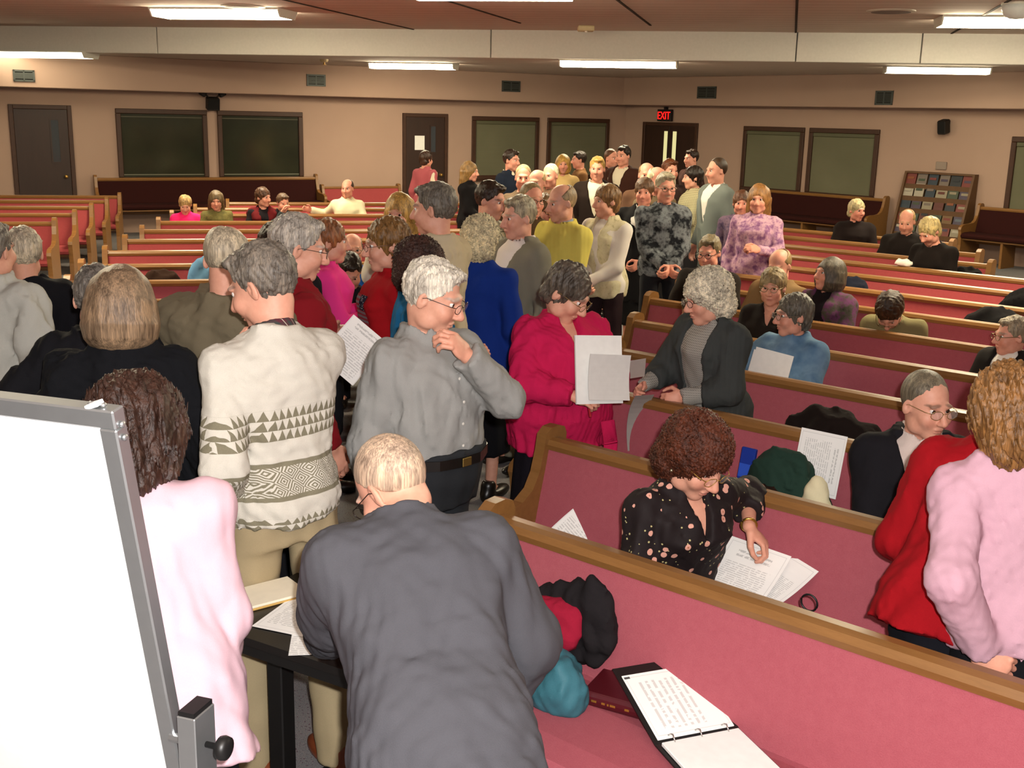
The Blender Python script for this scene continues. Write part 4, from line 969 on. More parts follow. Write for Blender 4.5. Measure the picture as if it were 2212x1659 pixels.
person('p18', 'man in a grey blazer and open white shirt, facing left', (1118, 424), 1.73, -58, hair='short', hc='#a39a82', hp=8, tops=[tp('#e8e0d8', hem=.04), jk('#7f7b6a', v=(.34, .12))], collar=('#e4dcdc', .05), bottom=('trousers', '#7f7b6a'), la='down', ra='down')
person('p19', 'bald man in a pale yellow sweater, hands clasped', (1210, 398), 1.75, -45, hair='bald', hc='#a08c6e', hp=10, hy=-15, belly=.03, tops=[tp(M_YELLOW, 'sweater', t=.024, hem=-.1, arm=1.1)], collar=('#8f9aa8', .055), la='clasp', ra='clasp', bottom=('trousers', '#33302c'))
person('p20', 'short-haired woman in a dotted knit vest over white sleeves', (1311, 399), 1.69, -42, fem=True, hair='pixie', hc='#7a5c3c', hy=-22, tops=[tp('#ded6cc', 'blouse', t=.014), tp(M_VEST, 'vest', t=.026, hem=-.13, sleeve=0, v=(.3, .05))], la='clasp', ra='clasp', bottom=('trousers', '#2a1c1f'))
person('p21', 'woman with brown hair in a long black jacket over a white top', (1393, 385), 1.67, -14, fem=True, hair='pixie', hc='#5a4029', skin=.8, tops=[tp('#d8d4cc', 'blouse', t=.012), tp('#141213', 'jacket', t=.026, hem=-.4, v=(.22, .07), flare=.03)], bottom=('skirt', '#121011', .3), la='clasp', ra='down')
person('p22', 'grey-haired man with glasses in a black and white patterned sweater', (1440, 373), 1.76, 8, hair='short', hc='#9c937c', glasses='#6a5c48', mous='#8a7d6a', skin=.85, tops=[tp(M_NAVPAT, 'sweater', t=.026, hem=-.1)], la='clasp', ra='clasp')
person('p23', 'dark-haired woman in a checked tweed top, facing left', (1498, 359), 1.69, -82, fem=True, hair='pixie', hc='#241a15', tops=[tp(M_TWEED, 'top', t=.022, hem=-.16)], bottom=('skirt', '#1c1a1c', .35), la='hold', ra='hold')
person('p24', 'man in a blue-grey suit with a balding forehead, facing left', (1549, 341), 1.83, -66, hair='thin', hc='#3a2c20', tops=[tp('#ddd6ce', hem=.04), jk('#6e7570', v=(.34, .1))], collar=('#ddd6ce', .05), bottom=('trousers', '#5c625e'), skin=.9)
person('p25', 'woman with light brown hair in a purple and pink printed dress', (1641, 399), 1.66, -20, fem=True, hair='long', hc='#8a6238', tops=[tp(M_PURPLE, 'dress', t=.02, hem=-.5, flare=.06)], perp=(D_R, Q_R, 9.03), bottom=('skirt', '#2a2028', .35), la='hold', ra='down', skin=.9)
person('p26', 'person in dark purple print just left of the pink printed dress', (1603, 412), 1.6, -10, fem=True, hair='pixie', hc='#5a3a28', tops=[tp(M_DKPUR, 'top', t=.02, hem=-.2)], perp=(D_R, Q_R, 9.9), skin=.75)
# the woman in magenta and the two women at the right
person('mag', 'woman in a magenta knit cardigan holding papers and a pen', (1255, 580), 1.64, 25, fem=True, fat=1.3, belly=.07, hair='pixie', hc='#544c44', glasses='#8a7040', hy=38, hp=34, hs=1.02, perp=(D_R, Q_R, 4.0), skin=1.03, la=((.04, -.33, .19), (.9, .3, -.5), .7, dict(nrm=np.array([.0, -.8, .5]))), ra=((.10, -.33, .17), (.9, .3, -.5), .75, dict(nrm=np.array([.0, -.8, .5]))),
       tops=[tp(M_MAGENTA, 'cardigan', t=.026, hem=-.17, flare=.02, arm=1.15, v=(.1, .055), fold=.01)], bottom=('skirt', '#17131a', .3), shoes='#111111')
person('r1', 'woman in a red jacket and black skirt leaning towards the man in the suit', (2118, 846), 1.56, 142, fem=True, fat=1.0, lean=26, side=-4, hp=30, hair='pixie', hc='#8a6a48', at=onplane(2052, 1330, Q_R * 3.12, Q_R)[:2], tops=[tp(M_REDKNIT, 'jacket', t=.03, hem=-.13, flare=.05)], bottom=('skirt', '#121218', .3), la='hold', ra='hold')
person('r2', 'woman with curly blonde hair and pale pink sweater at the right edge', (2180, 796), 1.58, 172, fem=True, fat=.88, shw=.86, side=8, lean=4, hp=16, hy=14, hair='wavy', hc='#7a5630', hs=.92, perp=(D_R, Q_R, 3.06), la=((.13, .13, -.02), (.5, 1, 0), .85, dict(nrm=np.array([.2, 1, .2]), dir=np.array([-.8, .2, -.5]))), ra='down', glasses='#b09a6a', earring='#c9a24a',
       tops=[tp(M_PINK2, 'sweater', t=.02, hem=-.05, flare=.02, fold=.009, freq=22)], bottom=('skirt', '#121216', .3))
person('b1', 'balding man in a grey suit jacket bending over the table, seen from behind', (792, 962), 1.64, -162, fat=1.0, shw=.95, lean=46, hair='thin', hc='#b39c88', brow='#a89f92', glasses='#2a211d', hp=46, hy=38, hunch=.03, la=((.2, -.32, .06), (.35, .6, -.6), .5, dict(world=atz(712, 1385, .775), nrm=np.array([0, .2, 1]))), ra=((.22, -.36, .1), (1, .2, -.4), .5),
       tops=[tp('#e2e0dc', hem=.0), tp('#4b4b50', 'jacket', t=.036, hem=-.26, arm=1.2, flare=.06, fold=.010, freq=17)], collar=('#3f3f44', .035), bottom=('trousers', '#3f3f44'))
person('s22', 'white-haired woman in a long charcoal coat standing between the pews', (1523, 588), 1.6, -55, fem=True, hair='curly', hc='#cfc8b4', brow='#a89f8c', glasses='#5a4038', hy=-18, hp=14, hs=1.0, lean=6, perp=(D_R, Q_R, 4.78), earring='#d8d0c0', la=((.06, -.27, .12), (.7, .4, -.7), .85), ra=((.18, -.36, .15), (.6, .4, -.7), .8),
       tops=[tp(M_DOTS, 'blouse', t=.016, hem=-.2), tp(M_CHARCOAL, 'coat', t=.036, hem=-.55, flare=.07, v=(.9, .07), sleeve=.8)], bottom=('skirt', '#15131a', .35))
# ------------------------------------------------------------------ further back in the aisle
bk = [
 ('b_pink', 'woman in a dusty pink jacket by the middle door', (921, 326), 1.65, 140, True, 'pixie', '#3a261c', tp('#a8555c', 'jacket', t=.022, hem=-.3), '#4a2a2c'),
 ('b_blk', 'woman with long fair hair in black below the first blind', (1016, 349), 1.62, 70, True, 'long', '#7d6038', tp('#121012', 'coat', t=.022, hem=-.3), '#121012'),
 ('b_navy', 'man in a navy suit in front of the first blind', (1106, 324), 1.78, 55, False, 'short', '#2a1d16', tp('#1d2433', 'jacket', t=.024, hem=-.2), '#1d2433'),
 ('b_g1', 'grey-haired man behind the grey blazer, facing the camera', (1131, 356), 1.72, 0, False, 'thin', '#a08a66', tp('#5a4a3a'), '#33302c'),
 ('b_g2', 'bald man behind the grey blazer, head shining in the lamp light', (1160, 366), 1.70, -20, False, 'bald', '#a88f66', tp('#4a3a2c'), '#33302c'),
 ('b_g3', 'white-haired man behind the yellow sweater, head bowed', (1189, 354), 1.70, -30, False, 'thin', '#d8ccb0', tp('#5a4434'), '#33302c'),
 ('b_f1', 'blonde woman with a fringe behind the yellow sweater', (1217, 334), 1.70, 0, True, 'bob', '#a8823c', tp('#d8b87a'), '#33302c'),
 ('b_d1', 'dark-haired person facing left in front of the second blind', (1251, 327), 1.70, -80, False, 'short', '#20160f', tp('#6a4a2c'), '#33302c'),
 ('b_b1', 'fair-haired man in a dark jacket and cream shirt, tallest behind the knit vest', (1291, 339), 1.78, -10, False, 'short', '#b5914e', jk('#241a16'), '#241a16'),
 ('b_s1', 'tall dark-haired man in a brown suit near the corner', (1347, 315), 1.85, -40, False, 'short', '#241812', jk('#3a2018'), '#3a2018'),
 ('b_s2', 'man in brown left of the tall man near the corner', (1322, 322), 1.78, 40, False, 'thin', '#5a3a24', tp('#4a2a20'), '#33201a'),
 ('b_h1', 'man with a bright bald forehead under the double door', (1398, 351), 1.76, 0, False, 'bald', '#8a6a44', tp('#5a4030'), '#33302c'),
 ('b_h2', 'bald man with a fringe of white hair behind the patterned sweater', (1422, 360), 1.76, 30, False, 'bald', '#d8cca8', tp('#6a5a44'), '#33302c'),
 ('b_h3', 'ruddy man with brown hair between the double door panes', (1449, 344), 1.76, 20, False, 'short', '#5a3018', tp('#3a2a28'), '#33302c'),
 ('b_h4', 'dark-haired person in front of the right leaf of the double door', (1494, 323), 1.78, -60, False, 'short', '#2a1a14', tp('#3a2420'), '#33302c'),
 ('b_m1', 'older man with glasses in brown between the plaid shirt and yellow sweater', (1150, 394), 1.73, 25, False, 'thin', '#8a7654', tp('#4a3826'), '#33302c'),
 ('b_m2', 'woman with glasses in brown peering past the yellow sweater', (1178, 420), 1.60, 30, True, 'pixie', '#6a5030', tp('#43361f'), '#33302c')]
for key, lab, px, H_, fc_, fm, hr_, hcol_, top_, bot_ in bk:
    inner = [tp('#d8ccb4', hem=.0)] if top_['name'] == 'jacket' else []
    person(key, lab, px, H_, fc_, fem=fm, hair=hr_, hc=hcol_, tops=inner + [top_], bottom=('trousers', bot_), skin=.85, la='clasp' if len(key) % 2 else 'down', ra='clasp' if len(key) % 2 else 'down', glasses='#5a4a38' if key in ('b_m1', 'b_m2') else None)
# ------------------------------------------------------------------ people sitting, middle block
person('s1', 'child in a bright pink top sitting at the aisle end of the middle block', (399, 424), sit=CC(6), face=14, fem=True, hair='pixie', hc='#a8885a', hp=25, tops=[tp('#e8256c', hem=-.05)], la='lap', ra='lap', skin=.9)
person('s2', 'woman with long hair in an olive camouflage top beside the child in pink', (466, 413), sit=CC(6), face=14, fem=True, hair='long', hc='#5c4a30', hp=12, tops=[tp(M_CAMO, hem=-.05)], la='lap', ra='lap', skin=.85)
person('s3', 'woman in a dark red vest turning to the man beside her', (568, 405), sit=CC(6), face=14, hy=45, fem=True, hair='pixie', hc='#4a3020', tops=[tp('#191418', hem=-.05), tp('#5a1418', 'vest', t=.024, hem=-.05, sleeve=0, v=(.3, .06))], la='lap', ra='lap', skin=.85)
person('s4', 'man in dark grey with a hand against his face', (612, 419), sit=CC(6), face=14, hair='short', hc='#4f3a2a', hp=14, hy=20, tops=[tp('#33383a', hem=-.05)], ra='face', la='lap', skin=.85)
person('s5', 'man in a white shirt stretching his arm along the pew', (750, 387), sit=CC(7), face=14, hy=-25, hair='bald', hc='#3a2c22', tops=[tp('#d9cfae', hem=-.02, arm=1.15)], ra='rail', la='lap', skin=.8, bottom=('trousers', '#1d2218'))
person('s6', 'bald man with glasses and moustache in a blue shirt sitting in the middle pews', (761, 504), sit=CC(0), face=14, hair='bald', hc='#7a6a52', glasses='#6a5a48', mous='#8a7a62', tops=[tp('#1f56a8', hem=-.03)], la='lap', ra='lap', skin=.9)
person('s7', 'dark-haired person in black looking down, in front of the blue shirt', (757, 557), sit=CC(-1), face=10, hair='short', hc='#231a14', hp=38, tops=[tp('#1d1b20', hem=-.05)], la='lap', ra='lap', skin=.85)
# ------------------------------------------------------------------ people sitting, right block
person('s10', 'man in a dark jacket with glasses sitting behind the white-haired woman', (1532, 510), sit=RR(6), face=-30, hair='short', hc='#6f634c', glasses='#3a2a22', hp=12, skin=.8, tops=[tp('#8a6a66', hem=-.03), jk('#241d18', hem=-.1)], la='lap', ra='lap')
person('s10b', 'person in a pale olive jacket bending forward behind the white-haired woman', (1497, 640), sit=RR(4, .34), face=-55, hair='short', hc='#8d8468', lean=22, hp=20, tops=[tp('#857c5c', 'jacket', t=.03, hem=-.05)], la='lap', ra='lap')
person('s11', 'balding man in a tan jacket behind the woman in dark knit', (1682, 540), sit=RR(6), face=-40, hair='bald', hc='#8a7350', hp=18, skin=.85, tops=[tp('#7d6242', 'jacket', t=.03, hem=-.05)], la='lap', ra='lap')
person('s12', 'woman with glasses in a dark knit top looking towards the camera', (1672, 580), sit=RR(5), face=-25, fem=True, hair='pixie', hc='#8a7856', glasses='#8a7a58', earring='#d8d0c0', tops=[tp('#231d19', hem=-.05, v=(.1, .05))], la='lap', ra='lap', skin=.95, fat=1.05)
person('s13', 'grey-haired woman in a denim shirt holding up white papers', (1717, 635), sit=RR(4), face=-48, fem=True, fat=1.2, hair='pixie', hc='#5c5850', glasses='#8a7a68', hy=-30, skin=.9, tops=[tp(M_DENIM, 'denim_shirt', t=.022, hem=-.05, sleeve=.85, arm=1.15)], la=((.04, -.30, .17), (.9, .3, -.5), .6, dict(nrm=np.array([.2, -.9, .2]))), ra=((.2, -.30, .2), (.9, .3, -.5), .5), collar=(M_DENIM, .045), earring='#d8d0c0')
person('s14', 'woman in a dark jacket with purple flowers gazing to the left', (1800, 556), sit=RR(6), face=-45, hy=-25, hp=-6, fem=True, fat=1.1, hair='bob', hc='#4d463c', skin=.85, tops=[tp('#1a1418', hem=-.05), tp(M_JACKETFL, 'jacket', t=.03, hem=-.1, v=(.3, .07))], la='lap', ra='lap')
person('s15', 'brown-haired person in a tan sweater with head bowed low behind a pew', (1917, 652), sit=RR(6, .42), face=-30, lean=34, fem=True, hair='pixie', hc='#3a2819', hp=60, hs=1.02, tops=[tp('#7c7350', 'sweater', t=.024, hem=-.05)], la='lap', ra='lap', glasses='#8a7a58')
person('s16', 'white-haired person in black sitting far right, under the blinds', (1853, 431), sit=RR(12, .3), face=-10, hy=30, fem=True, hair='pixie', hc='#b0a27c', skin=.7, tops=[tp('#1c1413', 'coat', t=.026, hem=-.05)], la='hold', ra='lap')
person('s17', 'bald man in black left of the fair-haired woman, in front of the rack', (1960, 454), sit=RR(11), face=-30, hair='bald', hc='#a88a5a', skin=.85, hp=20, tops=[tp('#1a1412', 'coat', t=.026, hem=-.05)], la='lap', ra='lap')
person('s18', 'fair-haired woman in black leaning forward in front of the magazine rack', (2000, 474), sit=RR(10), face=-60, fem=True, hair='pixie', hc='#b5a270', hp=35, lean=15, skin=.85, tops=[tp('#17110f', 'coat', t=.026, hem=-.05)], la='lap', ra='lap')
person('s19', 'grey-haired man with glasses in profile by the right edge', (2190, 684), sit=RR(5), face=-60, hy=-25, hair='short', hc='#8f8571', glasses='#8a7250', skin=.9, tops=[tp('#e0dcd4', hem=0.0), jk('#1e1a18', hem=-.1)], collar=('#e4e0d8', .05), la='lap', ra='lap')
person('s20', 'man in a dark suit and striped tie holding books on his lap', (2012, 806), sit=RR(2, .28), face=-5, hy=22, hp=8, hair='thin', hc='#6f6757', brow='#5a4a3c', glasses='#9a7c4a', skin=1.0, fat=1.05, lean=4, tops=[tp('#cfc0b8', hem=0.0), jk('#1b1a1e', hem=-.12, v=(.34, .11))], collar=('#cfc0b8', .05), la=((.02, -.34, .33), (.6, .2, -.9), .35, dict(nrm=np.array([.2, -.6, .8]), spread=.04)), ra=((-.02, -.28, .14), (.8, .3, -.5), .8))
person('s21', 'woman with curly auburn hair in a black floral blouse turning over papers', (1535, 922), sit=RR(1, .40), face=18, lean=12, twist=12, hy=22, hp=30, fem=True, fat=1.12, hair='curly', hc='#4d2515', hs=1.04, glasses='#b08a40', earring='#d8c8a0', tops=[tp(M_FLORAL, 'blouse', t=.02, hem=-.1, sleeve=.8, v=(.12, .05), fold=.008)], bottom=('skirt', '#1a1416', .4), la=((.40, -.26, .12), (.3, .8, .2), .7, dict(world=atz(1618, 1138, .80), nrm=np.array([.3, -.2, .9]), dir=np.array([.55, -.5, -.65]))), ra=((.12, -.28, .06), (.9, .4, -.3), .6))
# ------------------------------------------------------------------ things
def textpaper(name, w_, h_, rows=26, title=True, vert=False):
    """sheet printed with grey lines of text; the sheet's own x, y run over its face"""
    n = N(name, .8, .2); x, y, z = n.xyz()
    if vert: x, y = y, x; w_, h_ = h_, w_
    u = x / w_ + .5; v = y / h_ + .5; ln = (v * float(rows)).frac().lt(.42); word = n.noise(90, 2.0, n.scale(n.co(), (1, .35, 1) if not vert else (.35, 1, 1))).gt(.44)
    body = n.band(u, .12, .86, .01) * n.band(v, .12, .70, .01) * ln * word
    ttl = n.band(u, .22, .78, .01) * (n.band(v, .78, .81, .006).mx(n.band(v, .84, .87, .006))) * n.noise(120, 1.0).gt(.42) if title else 0.0
    fr = n.band(u, .045, .955, .004) * n.band(v, .04, .96, .004) * (1.0 - n.band(u, .053, .947, .004) * n.band(v, .046, .954, .004))
    m = body * .34 + fr * .3
    if title: m = m + ttl * .4
    n.color(n.mix(m, hx('#f1f0ec'), hx('#55565a'))); return n.m
M_TXT = textpaper('printed_sheet', .216, .279); M_TXT2 = textpaper('printed_sheet_dense', .216, .279, 40, False); M_WHITE = plain('#f0efeb', .8, .2, name='blank_sheet')
def sheet(label, O, U, V, w_=.216, h_=.279, bend=.0, mat=None, name='paper_sheet', group=None, twist=0.0, th=.0008, cat='paper', pages=1):
    """curved sheet: centre O, unit axes U (across) and V (up the page)"""
    U = unit(U); V = unit(np.array(V) - U * (np.array(V) @ U)); W_ = np.cross(U, V); n, m = 8, 10; Vt = []; Fc = []
    for lay in (0, 1):
        for j in range(m + 1):
            for i in range(n + 1):
                a = (i / n - .5) * w_; b = (j / m - .5) * h_; c = bend * ((j / m - .5) ** 2 * 4) + twist * (i / n - .5) * (j / m) - lay * th * pages
                Vt.append((a, b, c))
    k = (n + 1) * (m + 1)
    for j in range(m):
        for i in range(n):
            a = j * (n + 1) + i; Fc.append((a, a + 1, a + n + 2, a + n + 1)); Fc.append((k + a, k + a + n + 1, k + a + n + 2, k + a + 1))
    rim = [i for i in range(n + 1)] + [j * (n + 1) + n for j in range(1, m + 1)] + [m * (n + 1) + i for i in range(n - 1, -1, -1)] + [j * (n + 1) for j in range(m - 1, 0, -1)]
    for a, b in zip(rim, rim[1:] + rim[:1]): Fc.append((a, k + a, k + b, b))
    o = mesh(name, Vt, Fc, mat or M_TXT); M4 = Matrix.Identity(4)
    for i in range(3): M4[i][0] = U[i]; M4[i][1] = V[i]; M4[i][2] = W_[i]; M4[i][3] = float(O[i])
    o.matrix_world = M4; tag(o, label, cat, group); return o
def heap(name, label, cat, base, prims, mat, amp=.012, freq=30, h=.012, flat=True, rzz=0.0, seed=3):
    """soft cloth lying in a heap: blobs merged and creased; base is its resting point"""
    P = np.array([p[0] for p in prims]); E_ = np.array([p[1] for p in prims]); f = Fld((P - E_).min(0) - .06, (P + E_).max(0) + .06, h)
    for p in prims: f.ell(p[0], p[1], rz(p[2]) if len(p) > 2 else None, k=.03)
    f.folds(amp, freq, seed, (1, 1, .7), 0).folds(amp * .5, freq * 2, seed + 1, (1, 1, .7), 1)
    if flat: f.fn(lambda X, Y, Z: -Z + 0 * X + 0 * Y)
    v, q = f.mesh(); v = relax(v, q, 1, .4); o = mesh(name, v, q, mat, None, True); o.location = base; o.rotation_euler.z = rzz; tag(o, label, cat); return o
rp = lambda px, py, perp: onplane(px, py, Q_R * perp, Q_R)
cp = lambda px, py, perp: onplane(px, py, Q_C * perp, Q_C)
ZS = .49
# whiteboard on its stand
c0 = aty(255, 882, 1.84); HX = np.array([math.cos(math.radians(-18)), math.sin(math.radians(-18)), 0]); NB = np.array([-HX[1], HX[0], 0]); ta = math.radians(10)
DN = np.array([0, 0, -math.cos(ta)]) + NB * math.sin(ta); FN = np.cross(HX, -DN); FN = unit(FN)
wb = empty('whiteboard', (float(c0[0] - HX[0] * .6), float(c0[1] - HX[1] * .6), 0)); tag(wb, 'large blank whiteboard with a silver frame on a stand, bottom left', 'whiteboard'); w0 = np.array(wb.location)
Rb = np.stack([HX, -DN, FN], 1); BW, BH = 1.5, 1.3
bc = lambda a, b, c=0.0: c0 - HX * a + DN * b + FN * c - w0
MB().box(bc(BW / 2, BH / 2), (BW / 2 - .02, BH / 2 - .02, .006), Rb).build('board', plain('#f4f6f6', .25, .5, name='whiteboard_enamel'), wb)
for nm, (a, b, ha, hb) in (('frame_top', (BW / 2, .018, BW / 2, .018)), ('frame_bottom', (BW / 2, BH - .018, BW / 2, .018)), ('frame_side', (.018, BH / 2, .018, BH / 2 - .036)), ('frame_side', (BW - .018, BH / 2, .018, BH / 2 - .036))):
    MB().box(bc(a, b), (ha, hb, .016), Rb, .003).build(nm, M_ALU, wb)
for a, b in ((.03, .006), (.055, .006)): MB().lathe([(.006, 0), (.006, .004), (.003, .006)], bc(a, -.001), 10, np.stack([HX, FN, -DN], 1)).build('rivet', M_ALU, wb, True)
for a, b in ((0, .03), (0, .055)): MB().lathe([(.006, 0), (.006, .004), (.003, .006)], bc(-.001, b), 10, np.stack([DN, FN, HX], 1)).build('rivet', M_ALU, wb, True)
MB().box(bc(.045, -.004, .004), (.014, .004, .01), Rb @ rz(20), .001).build('corner_tab', plain('#e9edf0', .5), wb)
pv = bc(-.05, BH / 2 - .03)
for sd, off in ((1, pv), (-1, bc(BW + .05, BH / 2 - .03))):
    top_ = off + np.array([0, 0, .05]); H_ = top_[2] + w0[2]
    cz = np.array([off[0], off[1], H_ / 2 - .03]); Rp = np.stack([HX, NB, [0, 0, 1]], 1)
    MB().box(cz, (.02, .034, H_ / 2 - .03), Rp, .002).build('post', M_ALU, wb)
    MB().box(np.array([off[0], off[1], H_ - .056]), (.017, .031, .006), Rp).build('post_cap', M_BLACKMET, wb)
    MB().lathe([(.006, -.02), (.006, .03), (.022, .032), (.024, .04), (.022, .05), (.012, .054)], np.array([off[0], off[1], H_ - .13]) + HX * sd * .018, 18, np.stack([NB, np.array([0, 0, 1.0]), HX * sd], 1)).build('clamp_knob', M_BLACKMET, wb, True)
    MB().tube([off * [1, 1, 0] + np.array([0, 0, H_ - .13]) - HX * sd * .02, off * [1, 1, 0] + np.array([0, 0, H_ - .13]) - HX * sd * .06], .01).build('pivot', M_ALU, wb)
    fb = np.array([off[0], off[1], .07]); MB().box(fb, (.025, .33, .02), Rp, .003).build('foot', M_ALU, wb)
    for q in (-.3, .3): MB().lathe([(.018, -.012), (.026, -.01), (.026, .01), (.018, .012)], fb + NB * q + np.array([0, 0, -.043]), 14, np.stack([NB, np.array([0, 0, 1.0]), HX], 1)).build('caster', M_BLACKMET, wb, True)
MB().tube([np.array([pv[0], pv[1], .12]), np.array([bc(BW + .055, 0)[0], bc(BW + .055, 0)[1], .12])], .016).build('crossbar', M_ALU, wb)
# black table
fl_ = atz(688, 1214, .73); TA = math.radians(-30); TX = np.array([math.cos(TA), math.sin(TA), 0]); TY = np.array([-TX[1], TX[0], 0])
tc = fl_ + TX * .33 - TY * .27; tb = empty('side_table', (tc[0], tc[1], 0), TA); tag(tb, 'small black rectangular table with rounded corners holding printed forms', 'table')
out = [];  r_c = .06
for cx, cy, a0 in ((.33 - r_c, .27 - r_c, 0), (-.33 + r_c, .27 - r_c, 90), (-.33 + r_c, -.27 + r_c, 180), (.33 - r_c, -.27 + r_c, 270)):
    for a in range(0, 91, 18): out.append((cx + r_c * math.cos(math.radians(a0 + a)), cy + r_c * math.sin(math.radians(a0 + a))))
M_TABLE = plain('#191615', .35, .4, name='black_laminate')
MB().prism(out, .705, .73, lambda a, b, t_: (a, b, t_)).build('tabletop', M_TABLE, tb)
MB().prism([(a * .94, b * .92) for a, b in out], .66, .705, lambda a, b, t_: (a, b, t_)).build('apron', M_BLACKMET, tb)
for sx in (-1, 1):
    MB().box((sx * .22, -.05, .345), (.03, .03, .315), None, .004).build('leg', M_BLACKMET, tb)
    MB().box((sx * .22, -.02, .02), (.03, .25, .02), None, .006).build('foot', M_BLACKMET, tb)
MB().box((0, -.05, .1), (.19, .014, .02)).build('stretcher', M_BLACKMET, tb)
A_, B_ = atz(592, 1366, .733), atz(664, 1263, .733)
sheet('printed form lying square on the black table', atz(672, 1322, .7335), atz(640, 1376, .733) - A_, B_ - A_, .22, .30, mat=textpaper('form_a', .22, .30, 30, True, False))
sheet('second printed form poking out under the first on the table', atz(690, 1378, .7318), atz(700, 1400, .733) - atz(640, 1402, .733), atz(640, 1340, .733) - atz(640, 1402, .733), .16, .2)
nb_ = empty('open_notebook', atz(582, 1282, .738)); tag(nb_, 'cream open pad beside the woman in pink, at the far table edge', 'notepad')
bmb = MB(); bmb.box((0, 0, -.004), (.1, .075, .0035), rz(38), .002); bmb.build('cover', plain('#c9a35c', .6), nb_); MB().box((0, 0, .004), (.098, .073, .004), rz(38), .001).build('page', plain('#efe6cf', .85), nb_)
# binder on the first pew
hA, hB = atz(1432, 1609, .515), atz(1582, 1580, .515); hm_ = (hA + hB) / 2; hd_ = unit(hB - hA)
r = ray(1458, 1434); best = None
for tt in np.linspace(1.5, 5, 900):
    p = CAM + r * tt; e = abs(np.linalg.norm(p - hm_) - .29)
    if (best is None or e < best[0]) and p[1] > hm_[1]: best = (e, p)
up_ = best[1] - hm_; up_ = unit(up_ - hd_ * (up_ @ hd_)); lw = atz(1688, 1656, .505) - atz(1582, 1580, .505); lw = unit(lw - hd_ * (lw @ hd_)); lw[2] = 0; lw = unit(lw)
bi = empty('ring_binder', hm_); tag(bi, 'open black ring binder with white pages leaning on the front pew', 'binder'); BWd = .125
def slab(name, o_, ax, ln, th, mat, w2=BWd, par=None):
    ax = unit(ax); nn = unit(np.cross(hd_, ax)); nn = nn if nn @ (CAM - hm_) > 0 else -nn; R = np.stack([hd_, ax, nn], 1)
    ob = MB().box((0, 0, 0), (w2, ln / 2, th / 2), None, min(.002, th * .3)).build(name, mat, par or bi); M4 = Matrix.Identity(4); c_ = o_ + ax * ln / 2 + nn * th / 2
    for i in range(3): M4[i][0] = R[i, 0]; M4[i][1] = R[i, 1]; M4[i][2] = R[i, 2]; M4[i][3] = float(c_[i])
    ob.matrix_local = M4; return nn
nu = slab('cover_back', np.zeros(3), up_, .30, .004, M_BLACKMET, .135); nlw = slab('cover_front', np.zeros(3), lw, .29, .004, M_BLACKMET, .135)
slab('page_upper', nu * .005 + up_ * .012, up_, .25, .004, textpaper('music_sheet', .25, .25, 12, False, True), .122); slab('page_lower', nlw * .005 + lw * .012, lw, .27, .012, M_WHITE, .122)
slab('label_tag', nu * .0095 + up_ * .245 - hd_ * .11, up_, .008, .001, plain('#4a4a4a', .6), .009)
for q in (-.085, 0, .085):
    a = hd_ * q; MB().tube([a + up_ * .022 + nu * .008, a + nu * .022 + up_ * .014, a + nu * .026 + nlw * .006, a + lw * .014 + nlw * .024, a + lw * .022 + nlw * .016], .0022, 6).build('ring', plain('#c8c8c4', .2, .6, .9), bi, True)
# leather bible
sA, sB = atz(1262, 1516, .50), atz(1412, 1558, .50); sd_ = unit(sB - sA); sn = np.array([-sd_[1], sd_[0], 0]); bb_ = empty('bible', (sA + sB) / 2 + sn * .075 + np.array([0, 0, -.006]), math.atan2(sd_[1], sd_[0])); tag(bb_, 'maroon leather book with gold lettering on its spine, beside the binder', 'book')
M_MAR = plain('#4a1018', .35, .5, name='maroon_leather')
MB().box((0, 0, .004), (.115, .078, .004), None, .002).build('cover', M_MAR, bb_); MB().box((0, 0, .042), (.115, .078, .004), None, .003).build('cover', M_MAR, bb_)
MB().box((0, .004, .023), (.11, .07, .0148)).build('pages', plain('#c9a86a', .6), bb_); MB().prism([(-.078, .002), (-.084, .012), (-.086, .023), (-.084, .034), (-.078, .044), (-.07, .044), (-.07, .002)], -.115, .115, lambda a, b, t_: (t_, a, b)).build('spine', M_MAR, bb_)
gold = plain('#c9a24a', .3, .6, .8, 'gold_foil')
for x, w_ in ((-.075, .012), (-.045, .008), (-.03, .004), (-.015, .012), (.03, .01)): MB().box((x, -.0862, .023), (w_ * .7, .0008, .0032)).build('gilt_mark', gold, bb_)
for x in (-.095, .085, .1): MB().box((x, -.0862, .023), (.0015, .0012, .018)).build('gilt_band', gold, bb_)
# clothes left on the first pew
b0 = rp(1232, 1385, rowR(0) - .16); heap('scarf', 'black and dark red fleece thrown over the front pew beside the grey jacket', 'fleece', (b0[0], b0[1], .56), [((0, 0, .10), (.14, .06, .13)), ((.09, -.01, .12), (.07, .05, .14)), ((-.1, 0, .04), (.1, .06, .1))], cloth('#1d1a1c'), .012, 30, .009, False, A_R, 5)
b1_ = rp(1205, 1300, rowR(0) - .2); heap('hood', 'dark red lining of the fleece on the front pew', 'fleece', (b1_[0], b1_[1], b1_[2] - .05), [((0, 0, .02), (.09, .05, .045)), ((.05, -.03, -.04), (.05, .04, .05))], cloth('#8e1830'), .008, 34, .009, False, A_R, 6)
b2 = rp(1205, 1480, rowR(0) - .34); heap('jacket_bundle', 'teal padded jacket bundled on the front pew seat', 'jacket', (b2[0], b2[1], ZS), [((0, 0, .06), (.085, .09, .085)), ((.045, -.03, .05), (.06, .06, .085)), ((-.1, .02, .03), (.1, .08, .06))], cloth('#3a6c78', rough=.5), .014, 26, .009, True, A_R, 9)
